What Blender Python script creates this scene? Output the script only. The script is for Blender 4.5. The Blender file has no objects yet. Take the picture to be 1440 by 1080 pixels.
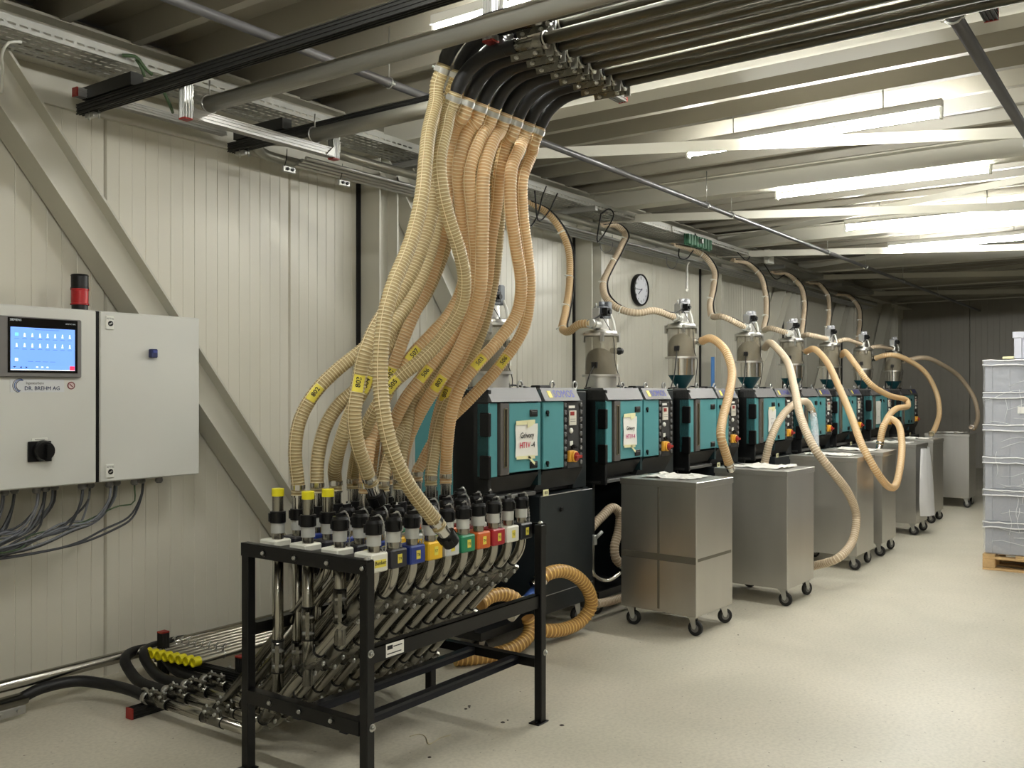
import bpy, math, random
from mathutils import Vector, Matrix
R = random.Random(7)
sc = bpy.context.scene
col = sc.collection
PI = math.pi
V = Vector

# ---------------------------------------------------------------- camera
F, CX, CY, H = 1318.0, 720.0, 548.0, 1.6
TH = math.atan2(945, 1318)
CT, ST = math.cos(TH), math.sin(TH)
cam_d = bpy.data.cameras.new('camera')
cam = bpy.data.objects.new('camera', cam_d)
col.objects.link(cam)
cam.location = (0, 0, H)
cam.rotation_euler = (PI / 2, 0, TH - PI / 2)
cam_d.sensor_width = 36
cam_d.lens = F / 1440 * 36
cam_d.shift_y = (CY - 540) / 1440
cam_d.clip_start = 0.05
cam_d.clip_end = 200
sc.camera = cam
# ---------------------------------------------------------------- world, exposure
w = bpy.data.worlds.new('world')
sc.world = w
w.use_nodes = True
w.node_tree.nodes['Background'].inputs[0].default_value = (0.8, 0.85, 0.9, 1)
w.node_tree.nodes['Background'].inputs[1].default_value = 0.02
sc.view_settings.view_transform = 'Standard'
sc.view_settings.look = 'None'
sc.view_settings.gamma = 1
sc.view_settings.use_curve_mapping = False
sc.view_settings.exposure = 0.6
LAMP = 120.0          # emission strength of the fluorescent tubes
# rows of fluorescent battens (x, y0, y1); those in view are first
LIGHTS = [(3.42, 2.88, 1.21), (6.2, 2.9, 1.2), (8.0, 2.89, 1.2), (10.05, 2.86, 1.2), (11.82, 2.85, 1.2)]
LIGHTS_BACK = [(1.5, 2.88, 1.2), (-1.5, -1.4, -3.1), (1.5, -1.4, -3.1), (4.6, -1.4, -3.1), (7.4, -1.4, -3.1),
               (3.0, -5.4, -7.1)]  # unseen battens: first continues the visible row, the others added as fill
LZ = 3.29


def at(px, py, Y):
    l = (px - CX) / F
    z = -(py - CY) / F
    r = V((CT + l * ST, ST - l * CT, z))
    return V((0, 0, H)) + r * (Y / r.y)


# ---------------------------------------------------------------- materials
def lin(c):
    return tuple(((v / 255) / 12.92 if v <= 10 else ((v / 255 + .055) / 1.055) ** 2.4) for v in c)


MATS = {}


def M(name, rgb, rough=.5, metal=0., var=.05, vs=6., bump=0., bs=80., emit=0., trans=0., alpha=1., spec=.5, stretch=None, coat=0.):
    if name in MATS:
        return MATS[name]
    m = bpy.data.materials.new(name)
    MATS[name] = m
    m.use_nodes = True
    nt = m.node_tree
    b = nt.nodes['Principled BSDF']
    c = lin(rgb)
    b.inputs['Base Color'].default_value = (*c, 1)
    b.inputs['Roughness'].default_value = rough
    b.inputs['Metallic'].default_value = metal
    b.inputs['Specular IOR Level'].default_value = spec
    if coat:
        b.inputs['Coat Weight'].default_value = coat
    if emit:
        b.inputs['Emission Color'].default_value = (*c, 1)
        b.inputs['Emission Strength'].default_value = emit
    if trans:
        b.inputs['Transmission Weight'].default_value = trans
    if alpha < 1:
        b.inputs['Alpha'].default_value = alpha
    if var or bump:
        tc = nt.nodes.new('ShaderNodeTexCoord')
        mp = nt.nodes.new('ShaderNodeMapping')
        nt.links.new(tc.outputs['Object'], mp.inputs[0])
        if stretch:
            mp.inputs['Scale'].default_value = stretch
    if var:
        n = nt.nodes.new('ShaderNodeTexNoise')
        n.inputs['Scale'].default_value = vs
        n.inputs['Detail'].default_value = 5
        nt.links.new(mp.outputs[0], n.inputs['Vector'])
        mx = nt.nodes.new('ShaderNodeMix')
        mx.data_type = 'RGBA'
        mx.inputs[6].default_value = (*[v * (1 - var) for v in c], 1)
        mx.inputs[7].default_value = (*[min(1, v * (1 + var)) for v in c], 1)
        nt.links.new(n.outputs['Fac'], mx.inputs[0])
        nt.links.new(mx.outputs[2], b.inputs['Base Color'])
        mr = nt.nodes.new('ShaderNodeMapRange')
        mr.inputs['To Min'].default_value = max(.02, rough - .08)
        mr.inputs['To Max'].default_value = min(1, rough + .08)
        nt.links.new(n.outputs['Fac'], mr.inputs[0])
        nt.links.new(mr.outputs[0], b.inputs['Roughness'])
    if bump:
        n2 = nt.nodes.new('ShaderNodeTexNoise')
        n2.inputs['Scale'].default_value = bs
        n2.inputs['Detail'].default_value = 3
        nt.links.new(mp.outputs[0], n2.inputs['Vector'])
        bp = nt.nodes.new('ShaderNodeBump')
        bp.inputs['Strength'].default_value = bump
        bp.inputs['Distance'].default_value = .004
        nt.links.new(n2.outputs['Fac'], bp.inputs['Height'])
        nt.links.new(bp.outputs[0], b.inputs['Normal'])
    return m


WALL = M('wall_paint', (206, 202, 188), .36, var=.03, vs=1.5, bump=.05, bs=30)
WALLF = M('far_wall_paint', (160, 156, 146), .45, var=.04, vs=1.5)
STEELP = M('beige_steel_paint', (194, 191, 178), .42, var=.03, vs=3)
DECK = M('deck_paint', (150, 145, 132), .4, var=.05, vs=2)
BLACKM = M('black_coated_steel', (9, 9, 10), .36, var=.1, vs=20, spec=.35)
BLACKP = M('black_plastic', (8, 8, 9), .4, var=.1, vs=20, spec=.35)
RUBBER = M('black_rubber', (13, 13, 14), .5, var=.15, vs=20, bump=.1, bs=120)
STAIN = M('stainless_tube', (170, 167, 158), .22, 1., var=.06, vs=12)
STAINB = M('brushed_stainless', (202, 200, 195), .38, 1., var=.10, vs=5, stretch=(1, 1, .25), bump=.04, bs=50)
STAINP = M('polished_steel', (215, 213, 208), .15, 1., var=.04)
ALU = M('anodised_aluminium', (190, 190, 188), .38, .85, var=.04)
ALUD = M('dark_profile', (52, 52, 50), .42, .6, var=.06)
ALUS = M('matt_aluminium_sleeve', (196, 197, 192), .5, .35, var=.03)
ZINC = M('zinc_plated', (190, 190, 186), .35, .9, var=.08, vs=30)
GALV = M('galvanised_sheet', (178, 178, 172), .4, .75, var=.08, vs=9)
PIPEG = M('grey_pipe', (150, 148, 138), .38, .55, var=.05)
COND = M('grey_conduit', (88, 87, 88), .35, .4, var=.05)
REDC = M('red_end_cap', (150, 42, 36), .5)
YEL = M('yellow_cap', (226, 214, 30), .4)
STICK = M('yellow_sticker', (228, 212, 84), .5)
INK = M('black_ink', (20, 20, 22), .6, var=0)
INKB = M('navy_ink', (24, 34, 76), .5, var=0)
INKR = M('red_ink', (200, 40, 70), .6, var=0)
INKV = M('violet_blue_ink', (36, 42, 132), .5, var=0)
WHITEP = M('white_plastic', (226, 226, 218), .4, var=.02)
PAPER = M('white_paper', (236, 234, 226), .8, var=.03, vs=20)
TAPE = M('cream_tape', (232, 228, 180), .6, var=.05)
TEAL = M('teal_paint', (80, 146, 151), .38, var=.05, vs=4)
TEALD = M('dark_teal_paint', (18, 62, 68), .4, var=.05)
DARK = M('anthracite_paint', (28, 34, 37), .4, var=.06)
DARKB = M('black_frame_paint', (10, 12, 13), .45, var=.1)
FASC = M('grey_fascia', (92, 91, 91), .5, var=.06, vs=40)
SKIRT = M('dark_grey_skirt', (36, 36, 36), .5, var=.06)
CABW = M('light_grey_cabinet', (205, 205, 199), .42, var=.015, vs=3, bump=.06, bs=200)
GREYB = M('grey_bezel', (112, 110, 108), .4, var=.03)


def thin(m, k=.35):
    # thin plastic skin: part of the light passes through the wall
    nt = m.node_tree
    b = nt.nodes['Principled BSDF']
    tr = nt.nodes.new('ShaderNodeBsdfTranslucent')
    tr.inputs['Color'].default_value = b.inputs['Base Color'].default_value
    mx = nt.nodes.new('ShaderNodeMixShader')
    mx.inputs[0].default_value = k
    out = [n for n in nt.nodes if n.type == 'OUTPUT_MATERIAL'][0]
    nt.links.new(b.outputs[0], mx.inputs[1])
    nt.links.new(tr.outputs[0], mx.inputs[2])
    nt.links.new(mx.outputs[0], out.inputs['Surface'])
    return m


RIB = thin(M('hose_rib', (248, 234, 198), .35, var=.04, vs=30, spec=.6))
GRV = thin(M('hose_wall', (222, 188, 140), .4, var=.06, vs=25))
RIBO = thin(M('olive_hose_rib', (238, 228, 190), .35, var=.04, vs=30, spec=.6))
GRVO = thin(M('olive_hose_wall', (190, 170, 126), .4, var=.06, vs=25))
RIBT = M('tan_hose_rib', (226, 212, 188), .45, var=.06, vs=30)
GRVT = M('tan_hose_wall', (190, 169, 142), .5, var=.1, vs=25)
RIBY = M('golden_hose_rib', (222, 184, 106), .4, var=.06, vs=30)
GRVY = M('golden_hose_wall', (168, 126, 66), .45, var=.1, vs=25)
CABG = M('grey_cable', (112, 114, 120), .5, var=.1)
CABK = M('black_cable', (18, 18, 20), .5, var=.1)
CABN = M('green_cable', (62, 84, 52), .5, var=.1)
CONC = M('coupling_shell_steel', (120, 118, 110), .28, 1., var=.1, vs=20)
WOOD = M('pallet_wood', (190, 158, 112), .8, var=.2, vs=9, stretch=(1, 6, 6), bump=.2, bs=40)
CRATE = M('grey_crate', (150, 153, 162), .5, var=.04)
CRATEL = M('light_grey_crate', (196, 198, 210), .5, var=.03)


def glassy(name, rgb, alpha, rough):
    m = bpy.data.materials.new(name)
    m.use_nodes = True
    nt = m.node_tree
    b = nt.nodes['Principled BSDF']
    b.inputs['Base Color'].default_value = (*lin(rgb), 1)
    b.inputs['Roughness'].default_value = rough
    n = nt.nodes.new('ShaderNodeTexNoise')
    n.inputs['Scale'].default_value = 9
    n.inputs['Detail'].default_value = 6
    n.inputs['Distortion'].default_value = 1.5
    tc = nt.nodes.new('ShaderNodeTexCoord')
    nt.links.new(tc.outputs['Object'], n.inputs['Vector'])
    mr = nt.nodes.new('ShaderNodeMapRange')
    mr.inputs['To Min'].default_value = alpha - .22
    mr.inputs['To Max'].default_value = min(1, alpha + .22)
    nt.links.new(n.outputs['Fac'], mr.inputs[0])
    nt.links.new(mr.outputs[0], b.inputs['Alpha'])
    return m


FILM = glassy('stretch_film_plastic', (226, 228, 232), .2, .22)
DUSTG = glassy('dusty_glass', (158, 150, 130), .46, .18)


def floor_mat():
    m = bpy.data.materials.new('epoxy_floor')
    m.use_nodes = True
    nt = m.node_tree
    b = nt.nodes['Principled BSDF']
    tc = nt.nodes.new('ShaderNodeTexCoord')

    def noise(s, d, dist=0):
        n = nt.nodes.new('ShaderNodeTexNoise')
        n.inputs['Scale'].default_value = s
        n.inputs['Detail'].default_value = d
        n.inputs['Distortion'].default_value = dist
        nt.links.new(tc.outputs['Object'], n.inputs['Vector'])
        return n

    def ramp(n, p):
        r = nt.nodes.new('ShaderNodeValToRGB')
        e = r.color_ramp.elements
        e[0].position, e[0].color = p[0][0], (*lin(p[0][1]), 1)
        e[1].position, e[1].color = p[1][0], (*lin(p[1][1]), 1)
        nt.links.new(n.outputs['Fac'], r.inputs[0])
        return r
    base = ramp(noise(1.1, 6, .4), ((.3, (192, 187, 170)), (.7, (208, 201, 184))))
    fine = ramp(noise(55, 4), ((.35, (240, 240, 240)), (.6, (255, 255, 255))))
    speck = ramp(noise(38, 2), ((.255, (110, 100, 88)), (.275, (255, 255, 255))))
    mu = nt.nodes.new('ShaderNodeMix'); mu.data_type = 'RGBA'; mu.blend_type = 'MULTIPLY'; mu.inputs[0].default_value = 1
    nt.links.new(base.outputs[0], mu.inputs[6]); nt.links.new(fine.outputs[0], mu.inputs[7])
    mu2 = nt.nodes.new('ShaderNodeMix'); mu2.data_type = 'RGBA'; mu2.blend_type = 'MULTIPLY'; mu2.inputs[0].default_value = .8
    nt.links.new(mu.outputs[2], mu2.inputs[6]); nt.links.new(speck.outputs[0], mu2.inputs[7])
    nt.links.new(mu2.outputs[2], b.inputs['Base Color'])
    rr = nt.nodes.new('ShaderNodeMapRange')
    rr.inputs['To Min'].default_value = .3
    rr.inputs['To Max'].default_value = .55
    nt.links.new(noise(2.4, 5).outputs['Fac'], rr.inputs[0])
    nt.links.new(rr.outputs[0], b.inputs['Roughness'])
    bp = nt.nodes.new('ShaderNodeBump')
    bp.inputs['Strength'].default_value = .03
    bp.inputs['Distance'].default_value = .003
    nt.links.new(noise(25, 3).outputs['Fac'], bp.inputs['Height'])
    nt.links.new(bp.outputs[0], b.inputs['Normal'])
    return m


FLOOR = floor_mat()

# ---------------------------------------------------------------- mesh builder


def smooth_path(pts, step=.02):
    P = [V(p) for p in pts]
    if len(P) == 2:
        n = max(2, int((P[1] - P[0]).length / step))
        return [P[0].lerp(P[1], i / n) for i in range(n + 1)]
    Q = [P[0] * 2 - P[1]] + P + [P[-1] * 2 - P[-2]]
    dense = []
    for i in range(1, len(Q) - 2):
        a, b, c, d = Q[i - 1], Q[i], Q[i + 1], Q[i + 2]
        t0 = 0.; t1 = t0 + max(1e-4, (b - a).length) ** .5
        t2 = t1 + max(1e-4, (c - b).length) ** .5; t3 = t2 + max(1e-4, (d - c).length) ** .5
        for k in range(24):
            t = t1 + (t2 - t1) * k / 24
            A1 = a * ((t1 - t) / (t1 - t0)) + b * ((t - t0) / (t1 - t0))
            A2 = b * ((t2 - t) / (t2 - t1)) + c * ((t - t1) / (t2 - t1))
            A3 = c * ((t3 - t) / (t3 - t2)) + d * ((t - t2) / (t3 - t2))
            B1 = A1 * ((t2 - t) / (t2 - t0)) + A2 * ((t - t0) / (t2 - t0))
            B2 = A2 * ((t3 - t) / (t3 - t1)) + A3 * ((t - t1) / (t3 - t1))
            dense.append(B1 * ((t2 - t) / (t2 - t1)) + B2 * ((t - t1) / (t2 - t1)))
    dense.append(P[-1])
    return resample(dense, step)


def resample(d, step):
    L = [0.]
    for i in range(1, len(d)):
        L.append(L[-1] + (d[i] - d[i - 1]).length)
    n = max(2, int(round(L[-1] / step)))
    out, j = [], 0
    for i in range(n + 1):
        s = L[-1] * i / n
        while j < len(L) - 2 and L[j + 1] < s:
            j += 1
        t = (s - L[j]) / max(1e-9, L[j + 1] - L[j])
        out.append(d[j].lerp(d[j + 1], min(1, max(0, t))))
    return out


def frames(P):
    T = []
    for i in range(len(P)):
        a = P[max(0, i - 1)]; b = P[min(len(P) - 1, i + 1)]
        T.append((b - a).normalized())
    n = T[0].orthogonal().normalized()
    out = []
    for t in T:
        n = (n - t * n.dot(t))
        n = n.normalized() if n.length > 1e-6 else t.orthogonal().normalized()
        out.append((t, n, t.cross(n)))
    return out


class MB:
    def __init__(s):
        s.v = []; s.f = []; s.m = []; s.sm = []

    def add(s, vs, fs, m=0, smooth=False):
        o = len(s.v)
        s.v += [tuple(v) for v in vs]
        for f in fs:
            s.f.append([i + o for i in f]); s.m.append(m); s.sm.append(smooth)
        return s

    def box(s, x0, x1, y0, y1, z0, z1, m=0, b=0.):
        if x0 > x1: x0, x1 = x1, x0
        if y0 > y1: y0, y1 = y1, y0
        if z0 > z1: z0, z1 = z1, z0
        if b <= 0:
            vs = [(x, y, z) for x in (x0, x1) for y in (y0, y1) for z in (z0, z1)]
            return s.add(vs, [(0, 1, 3, 2), (4, 6, 7, 5), (0, 4, 5, 1), (2, 3, 7, 6), (0, 2, 6, 4), (1, 5, 7, 3)], m)
        b = min(b, (x1 - x0) / 2.01, (y1 - y0) / 2.01, (z1 - z0) / 2.01)
        X, Y, Z = (x0, x1), (y0, y1), (z0, z1)
        vs = []; idx = {}
        for i in (0, 1):
            for j in (0, 1):
                for k in (0, 1):
                    sx, sy, sz = (b if i == 0 else -b), (b if j == 0 else -b), (b if k == 0 else -b)
                    idx[i, j, k, 0] = len(vs); vs.append((X[i], Y[j] + sy, Z[k] + sz))
                    idx[i, j, k, 1] = len(vs); vs.append((X[i] + sx, Y[j], Z[k] + sz))
                    idx[i, j, k, 2] = len(vs); vs.append((X[i] + sx, Y[j] + sy, Z[k]))
        g = lambda i, j, k, a: idx[i, j, k, a]
        fs = []
        for i in (0, 1):
            q = [g(i, 0, 0, 0), g(i, 1, 0, 0), g(i, 1, 1, 0), g(i, 0, 1, 0)]; fs.append(q if i else q[::-1])
            q = [g(0, i, 0, 1), g(0, i, 1, 1), g(1, i, 1, 1), g(1, i, 0, 1)]; fs.append(q if i else q[::-1])
            q = [g(0, 0, i, 2), g(1, 0, i, 2), g(1, 1, i, 2), g(0, 1, i, 2)]; fs.append(q if i else q[::-1])
        for a in (0, 1):
            for c in (0, 1):
                for q, fl in (([g(a, c, 0, 0), g(a, c, 1, 0), g(a, c, 1, 1), g(a, c, 0, 1)], a == c),
                              ([g(a, 0, c, 0), g(a, 1, c, 0), g(a, 1, c, 2), g(a, 0, c, 2)], a != c),
                              ([g(0, a, c, 1), g(1, a, c, 1), g(1, a, c, 2), g(0, a, c, 2)], a == c)):
                    fs.append(q[::-1] if fl else q)
        for i in (0, 1):
            for j in (0, 1):
                for k in (0, 1):
                    q = [g(i, j, k, 0), g(i, j, k, 1), g(i, j, k, 2)]
                    fs.append(q if (i + j + k) % 2 else q[::-1])
        return s.add(vs, fs, m)

    def obox(s, c, ax, ay, az, m=0):   # centre and three half-extent vectors
        c, ax, ay, az = V(c), V(ax), V(ay), V(az)
        vs = [c + ax * i + ay * j + az * k for i in (-1, 1) for j in (-1, 1) for k in (-1, 1)]
        return s.add(vs, [(0, 1, 3, 2), (4, 6, 7, 5), (0, 4, 5, 1), (2, 3, 7, 6), (0, 2, 6, 4), (1, 5, 7, 3)], m)

    def beam(s, a, b, wdt, hgt, up=(0, 0, 1), m=0):
        a, b = V(a), V(b)
        t = (b - a).normalized(); u = V(up); u = (u - t * u.dot(t)).normalized(); sd = t.cross(u)
        return s.obox((a + b) / 2, (b - a) / 2, sd * wdt / 2, u * hgt / 2, m)

    def tube(s, P, r, n=10, m=0, caps=True, radii=None, mats=None):
        P = [V(p) for p in P]
        fr = frames(P); vs = []
        cs = [(math.cos(2 * PI * k / n), math.sin(2 * PI * k / n)) for k in range(n)]
        for i, p in enumerate(P):
            rr = radii[i] if radii else r
            t, a, b = fr[i]
            for c, q in cs:
                vs.append(p + (a * c + b * q) * rr)
        o = len(s.v)
        s.v += [tuple(v) for v in vs]
        for i in range(len(P) - 1):
            mm = mats[i] if mats else m
            for k in range(n):
                k2 = (k + 1) % n
                s.f.append([o + i * n + k, o + i * n + k2, o + (i + 1) * n + k2, o + (i + 1) * n + k]); s.m.append(mm); s.sm.append(True)
        if caps:
            s.f.append([o + k for k in range(n)][::-1]); s.m.append(mats[0] if mats else m); s.sm.append(False)
            e = o + (len(P) - 1) * n
            s.f.append([e + k for k in range(n)]); s.m.append(mats[-1] if mats else m); s.sm.append(False)
        return s

    def cyl(s, a, b, r, n=14, m=0, r2=None):
        a, b = V(a), V(b)
        return s.tube([a, b], r, n, m, True, [r, r if r2 is None else r2])

    def lathe(s, c, prof, n=20, m=0, axis=(0, 0, 1), mats=None):
        # hard-edged profile rings: duplicate rings per segment
        c = V(c); t = V(axis).normalized(); a = t.orthogonal().normalized(); b = t.cross(a)
        for i in range(len(prof) - 1):
            (r0, z0), (r1, z1) = prof[i], prof[i + 1]
            vs = []
            for r, z in ((r0, z0), (r1, z1)):
                for k in range(n):
                    q = 2 * PI * k / n
                    vs.append(c + t * z + (a * math.cos(q) + b * math.sin(q)) * max(r, 1e-5))
            s.add(vs, [(k, (k + 1) % n, n + (k + 1) % n, n + k) for k in range(n)], mats[i] if mats else m, True)
        return s

    def prism(s, poly, axis, lo, hi, m=0):
        # poly: 2-d points in the plane across axis ('x': (y,z)  'y': (x,z)  'z': (x,y))
        def p3(q, t):
            return {'x': (t, q[0], q[1]), 'y': (q[0], t, q[1]), 'z': (q[0], q[1], t)}[axis]
        n = len(poly)
        vs = [p3(q, lo) for q in poly] + [p3(q, hi) for q in poly]
        return s.add(vs, [list(range(n))[::-1], list(range(n, 2 * n))] + [(k, (k + 1) % n, n + (k + 1) % n, n + k) for k in range(n)], m)

    def mesh(s, name, mats):
        me = bpy.data.meshes.new(name)
        me.from_pydata(s.v, [], s.f)
        for m in mats:
            me.materials.append(m)
        me.polygons.foreach_set('material_index', s.m)
        me.polygons.foreach_set('use_smooth', s.sm)
        me.update()
        return me

    def build(s, name, mats, parent=None, local=False, **kw):
        if not isinstance(mats, (list, tuple)):
            mats = [mats]
        if parent is not None and not local:
            o = wloc(parent)
            s.v = [(x - o.x, y - o.y, z - o.z) for x, y, z in s.v]
        ob = bpy.data.objects.new(name, s.mesh(name, mats))
        col.objects.link(ob)
        if parent is not None:
            ob.parent = parent
        for k, v in kw.items():
            ob[k] = v
        return ob


def wloc(o):
    p = V((0, 0, 0))
    while o is not None:
        p += o.location
        o = o.parent
    return p


def thing(name, loc, label, cat, group=None, rz=0., kind=None):
    o = bpy.data.objects.new(name, None)
    o.empty_display_size = .1
    o.location = loc; o.rotation_euler = (0, 0, rz)
    col.objects.link(o)
    return tag(o, label, cat, group, kind)


def tag(o, label, cat, group=None, kind=None):
    o['label'] = label; o['category'] = cat
    if group: o['group'] = group
    if kind: o['kind'] = kind
    return o


def inst(src, parent, loc=None):
    o = src.copy()
    col.objects.link(o)
    o.parent = parent
    if loc is not None:
        o.location = loc
    return o


def copy_tree(src, parent=None, loc=None, rz=None):
    o = src.copy(); col.objects.link(o); o.parent = parent
    if loc is not None: o.location = loc
    if rz is not None: o.rotation_euler = (0, 0, rz)
    for ch in list(src.children):
        copy_tree(ch, o)
    return o


TXT = {}


def raw_text(t):
    if t not in TXT:
        cu = bpy.data.curves.new('t', 'FONT')
        cu.body = t; cu.align_x = 'CENTER'; cu.align_y = 'CENTER'; cu.size = 1; cu.resolution_u = 2
        cu.offset = 0
        ob = bpy.data.objects.new('t', cu); col.objects.link(ob)
        dg = bpy.context.evaluated_depsgraph_get()
        me = bpy.data.meshes.new_from_object(ob.evaluated_get(dg))
        TXT[t] = ([v.co.copy() for v in me.vertices], [list(p.vertices) for p in me.polygons])
        bpy.data.objects.remove(ob); bpy.data.curves.remove(cu); bpy.data.meshes.remove(me)
    return TXT[t]


def text(mb, t, size, o, xa, ya, m=0, sx=1.):
    vs, fs = raw_text(t)
    o, xa, ya = V(o), V(xa).normalized(), V(ya).normalized()
    nz = xa.cross(ya) * .00006
    for k in (-1, 0, 1):      # three slightly shifted passes give a bold face
        mb.add([o + xa * (v.x * size * sx + k * .022 * size) + ya * (v.y * size + k * .012 * size) + nz * k for v in vs], fs, m)
    return mb


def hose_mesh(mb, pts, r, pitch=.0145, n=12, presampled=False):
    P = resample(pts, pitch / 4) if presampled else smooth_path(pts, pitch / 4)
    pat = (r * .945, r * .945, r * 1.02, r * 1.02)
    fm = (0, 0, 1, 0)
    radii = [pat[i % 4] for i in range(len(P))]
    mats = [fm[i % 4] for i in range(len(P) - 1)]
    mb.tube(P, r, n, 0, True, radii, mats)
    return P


ORD = ['first', 'second', 'third', 'fourth', 'fifth', 'sixth', 'seventh', 'eighth', 'ninth', 'tenth', 'eleventh', 'twelfth']
# ================================================================ the room
WY, FX, NX, RY, ZT = 4.9, 21.1, -4.0, -9.0, 3.5
fl = MB().box(NX, FX, RY, WY + .2, -.2, 0).build('floor', FLOOR)
tag(fl, 'beige epoxy hall floor with fine scratches and specks', 'floor', kind='structure')


def wall_panel_mesh(wd, h, nlines, mat):
    prof = [(0, .03), (.004, .012), (.010, 0)]
    for i in range(1, nlines):
        x = wd * i / nlines
        dd = .0035 if i % 2 else .0022
        prof += [(x - .004, 0), (x, dd), (x + .004, 0)]
    prof += [(wd - .010, 0), (wd - .004, .012), (wd, .03)]
    mb = MB(); n = len(prof)
    vs = [(x, y, 0) for x, y in prof] + [(x, y, h) for x, y in prof]
    mb.add(vs, [(i, i + 1, n + i + 1, n + i) for i in range(n - 1)])
    return mb.mesh('wall_panel', [mat])


wl = MB().box(NX, FX, WY + .03, WY + .2, 0, 3.62).build('wall_left', WALL)
tag(wl, 'long beige sandwich-panel wall behind the machines, fine vertical grooves', 'wall', kind='structure')
PW = 1.327
pm = wall_panel_mesh(PW, 3.5, 16, WALL)
x = 2.933 - 6 * PW
while x < FX - .2:
    o = bpy.data.objects.new('panel', pm); col.objects.link(o); o.parent = wl; o.location = (x, WY, 0)
    x += PW
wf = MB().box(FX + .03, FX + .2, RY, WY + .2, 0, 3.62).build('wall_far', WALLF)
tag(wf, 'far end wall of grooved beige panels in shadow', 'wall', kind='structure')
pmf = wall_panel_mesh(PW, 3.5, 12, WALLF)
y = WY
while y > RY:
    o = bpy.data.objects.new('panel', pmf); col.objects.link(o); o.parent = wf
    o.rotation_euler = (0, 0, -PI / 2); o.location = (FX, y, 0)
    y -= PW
tag(MB().box(NX - .2, NX, RY, WY + .2, 0, 3.62).build('wall_near', WALL), 'plain beige wall behind the viewer', 'wall', kind='structure')
tag(MB().box(NX - .2, FX + .2, RY - .2, RY, 0, 3.62).build('wall_right', WALL), 'plain beige wall on the open side of the hall', 'wall', kind='structure')

# trapezoidal deck
ce = MB().box(NX - .2, FX + .2, RY - .2, WY + .2, 3.66, 3.75).build('ceiling', DECK)
tag(ce, 'ribbed beige sheet-metal ceiling deck', 'ceiling', kind='structure')
RP = .403


def deck_mesh():
    pr = []
    for k in (0, 1):
        o = k * RP
        pr += [(o - .028, 3.5), (o + .028, 3.5), (o + .062, 3.625), (o + .15, 3.63), (o + .17, 3.62), (o + .20, 3.62), (o + .22, 3.63), (o + RP - .062, 3.625)]
    pr.append((2 * RP - .028, 3.5))
    n = len(pr); mb = MB()
    L = WY - RY
    vs = [(x, 0, z) for x, z in pr] + [(x, L, z) for x, z in pr]
    mb.add(vs, [(i, n + i, n + i + 1, i + 1) for i in range(n - 1)])
    return mb.mesh('deck_sheet', [DECK])


dm = deck_mesh()
x = 2.585 - 2 * RP * 9
while x < FX:
    o = bpy.data.objects.new('deck_sheet', dm); col.objects.link(o); o.parent = ce; o.location = (x, RY, 0)
    x += 2 * RP


def ibeam_y(x, z0, z1, wd, y0, y1, tf=.012, tw=.008):
    mb = MB()
    mb.box(x - wd / 2, x + wd / 2, y0, y1, z0, z0 + tf).box(x - wd / 2, x + wd / 2, y0, y1, z1 - tf, z1).box(x - tw / 2, x + tw / 2, y0, y1, z0 + tf, z1 - tf)
    return mb


FR = [2.0 + 2.97 * k for k in range(-1, 7)]
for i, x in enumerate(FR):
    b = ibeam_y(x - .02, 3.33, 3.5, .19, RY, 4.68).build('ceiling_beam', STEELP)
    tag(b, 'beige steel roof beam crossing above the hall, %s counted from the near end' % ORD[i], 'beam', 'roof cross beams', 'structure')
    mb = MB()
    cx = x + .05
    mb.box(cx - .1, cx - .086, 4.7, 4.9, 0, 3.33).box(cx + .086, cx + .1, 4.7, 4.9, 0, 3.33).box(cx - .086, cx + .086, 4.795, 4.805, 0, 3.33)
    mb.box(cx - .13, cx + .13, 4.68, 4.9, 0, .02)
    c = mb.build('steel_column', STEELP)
    MB().box(cx - .135, cx - .101, 4.885, 4.8995, 0, 3.1).build('gap_shadow_strip', BLACKP, c)  # black strip standing in for the deep shade in the gap
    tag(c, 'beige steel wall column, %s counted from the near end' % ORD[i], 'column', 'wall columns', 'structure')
mb = MB()
mb.box(NX, FX, 4.69, 4.89, 3.495, 3.51).box(NX, FX, 4.69, 4.89, 3.3, 3.315).box(NX, FX, 4.785, 4.795, 3.315, 3.495)
tag(mb.build('eaves_beam', STEELP), 'long beige steel beam along the top of the panel wall', 'beam', kind='structure')
tag(MB().box(NX, FX, 4.87, 4.9, 3.11, 3.3).build('trim_1', STEELP), 'flat beige flashing strip above the wall panels', 'trim', kind='structure')


def wall_brace(a, b, label):
    a, b = V(a), V(b)
    t = (b - a).normalized(); n = V((0, 1, 0)).cross(t).normalized()
    mid, h = (a + b) / 2, (b - a) / 2
    mb = MB()
    for sgn in (-1, 1):
        mb.obox(mid + n * .1 * sgn, h, (0, .09, 0), n * .006)
    mb.obox(mid, h, (0, .005, 0), n * .094)
    tag(mb.build('wall_brace', STEELP), label, 'brace', 'diagonal wall braces', 'structure')


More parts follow.
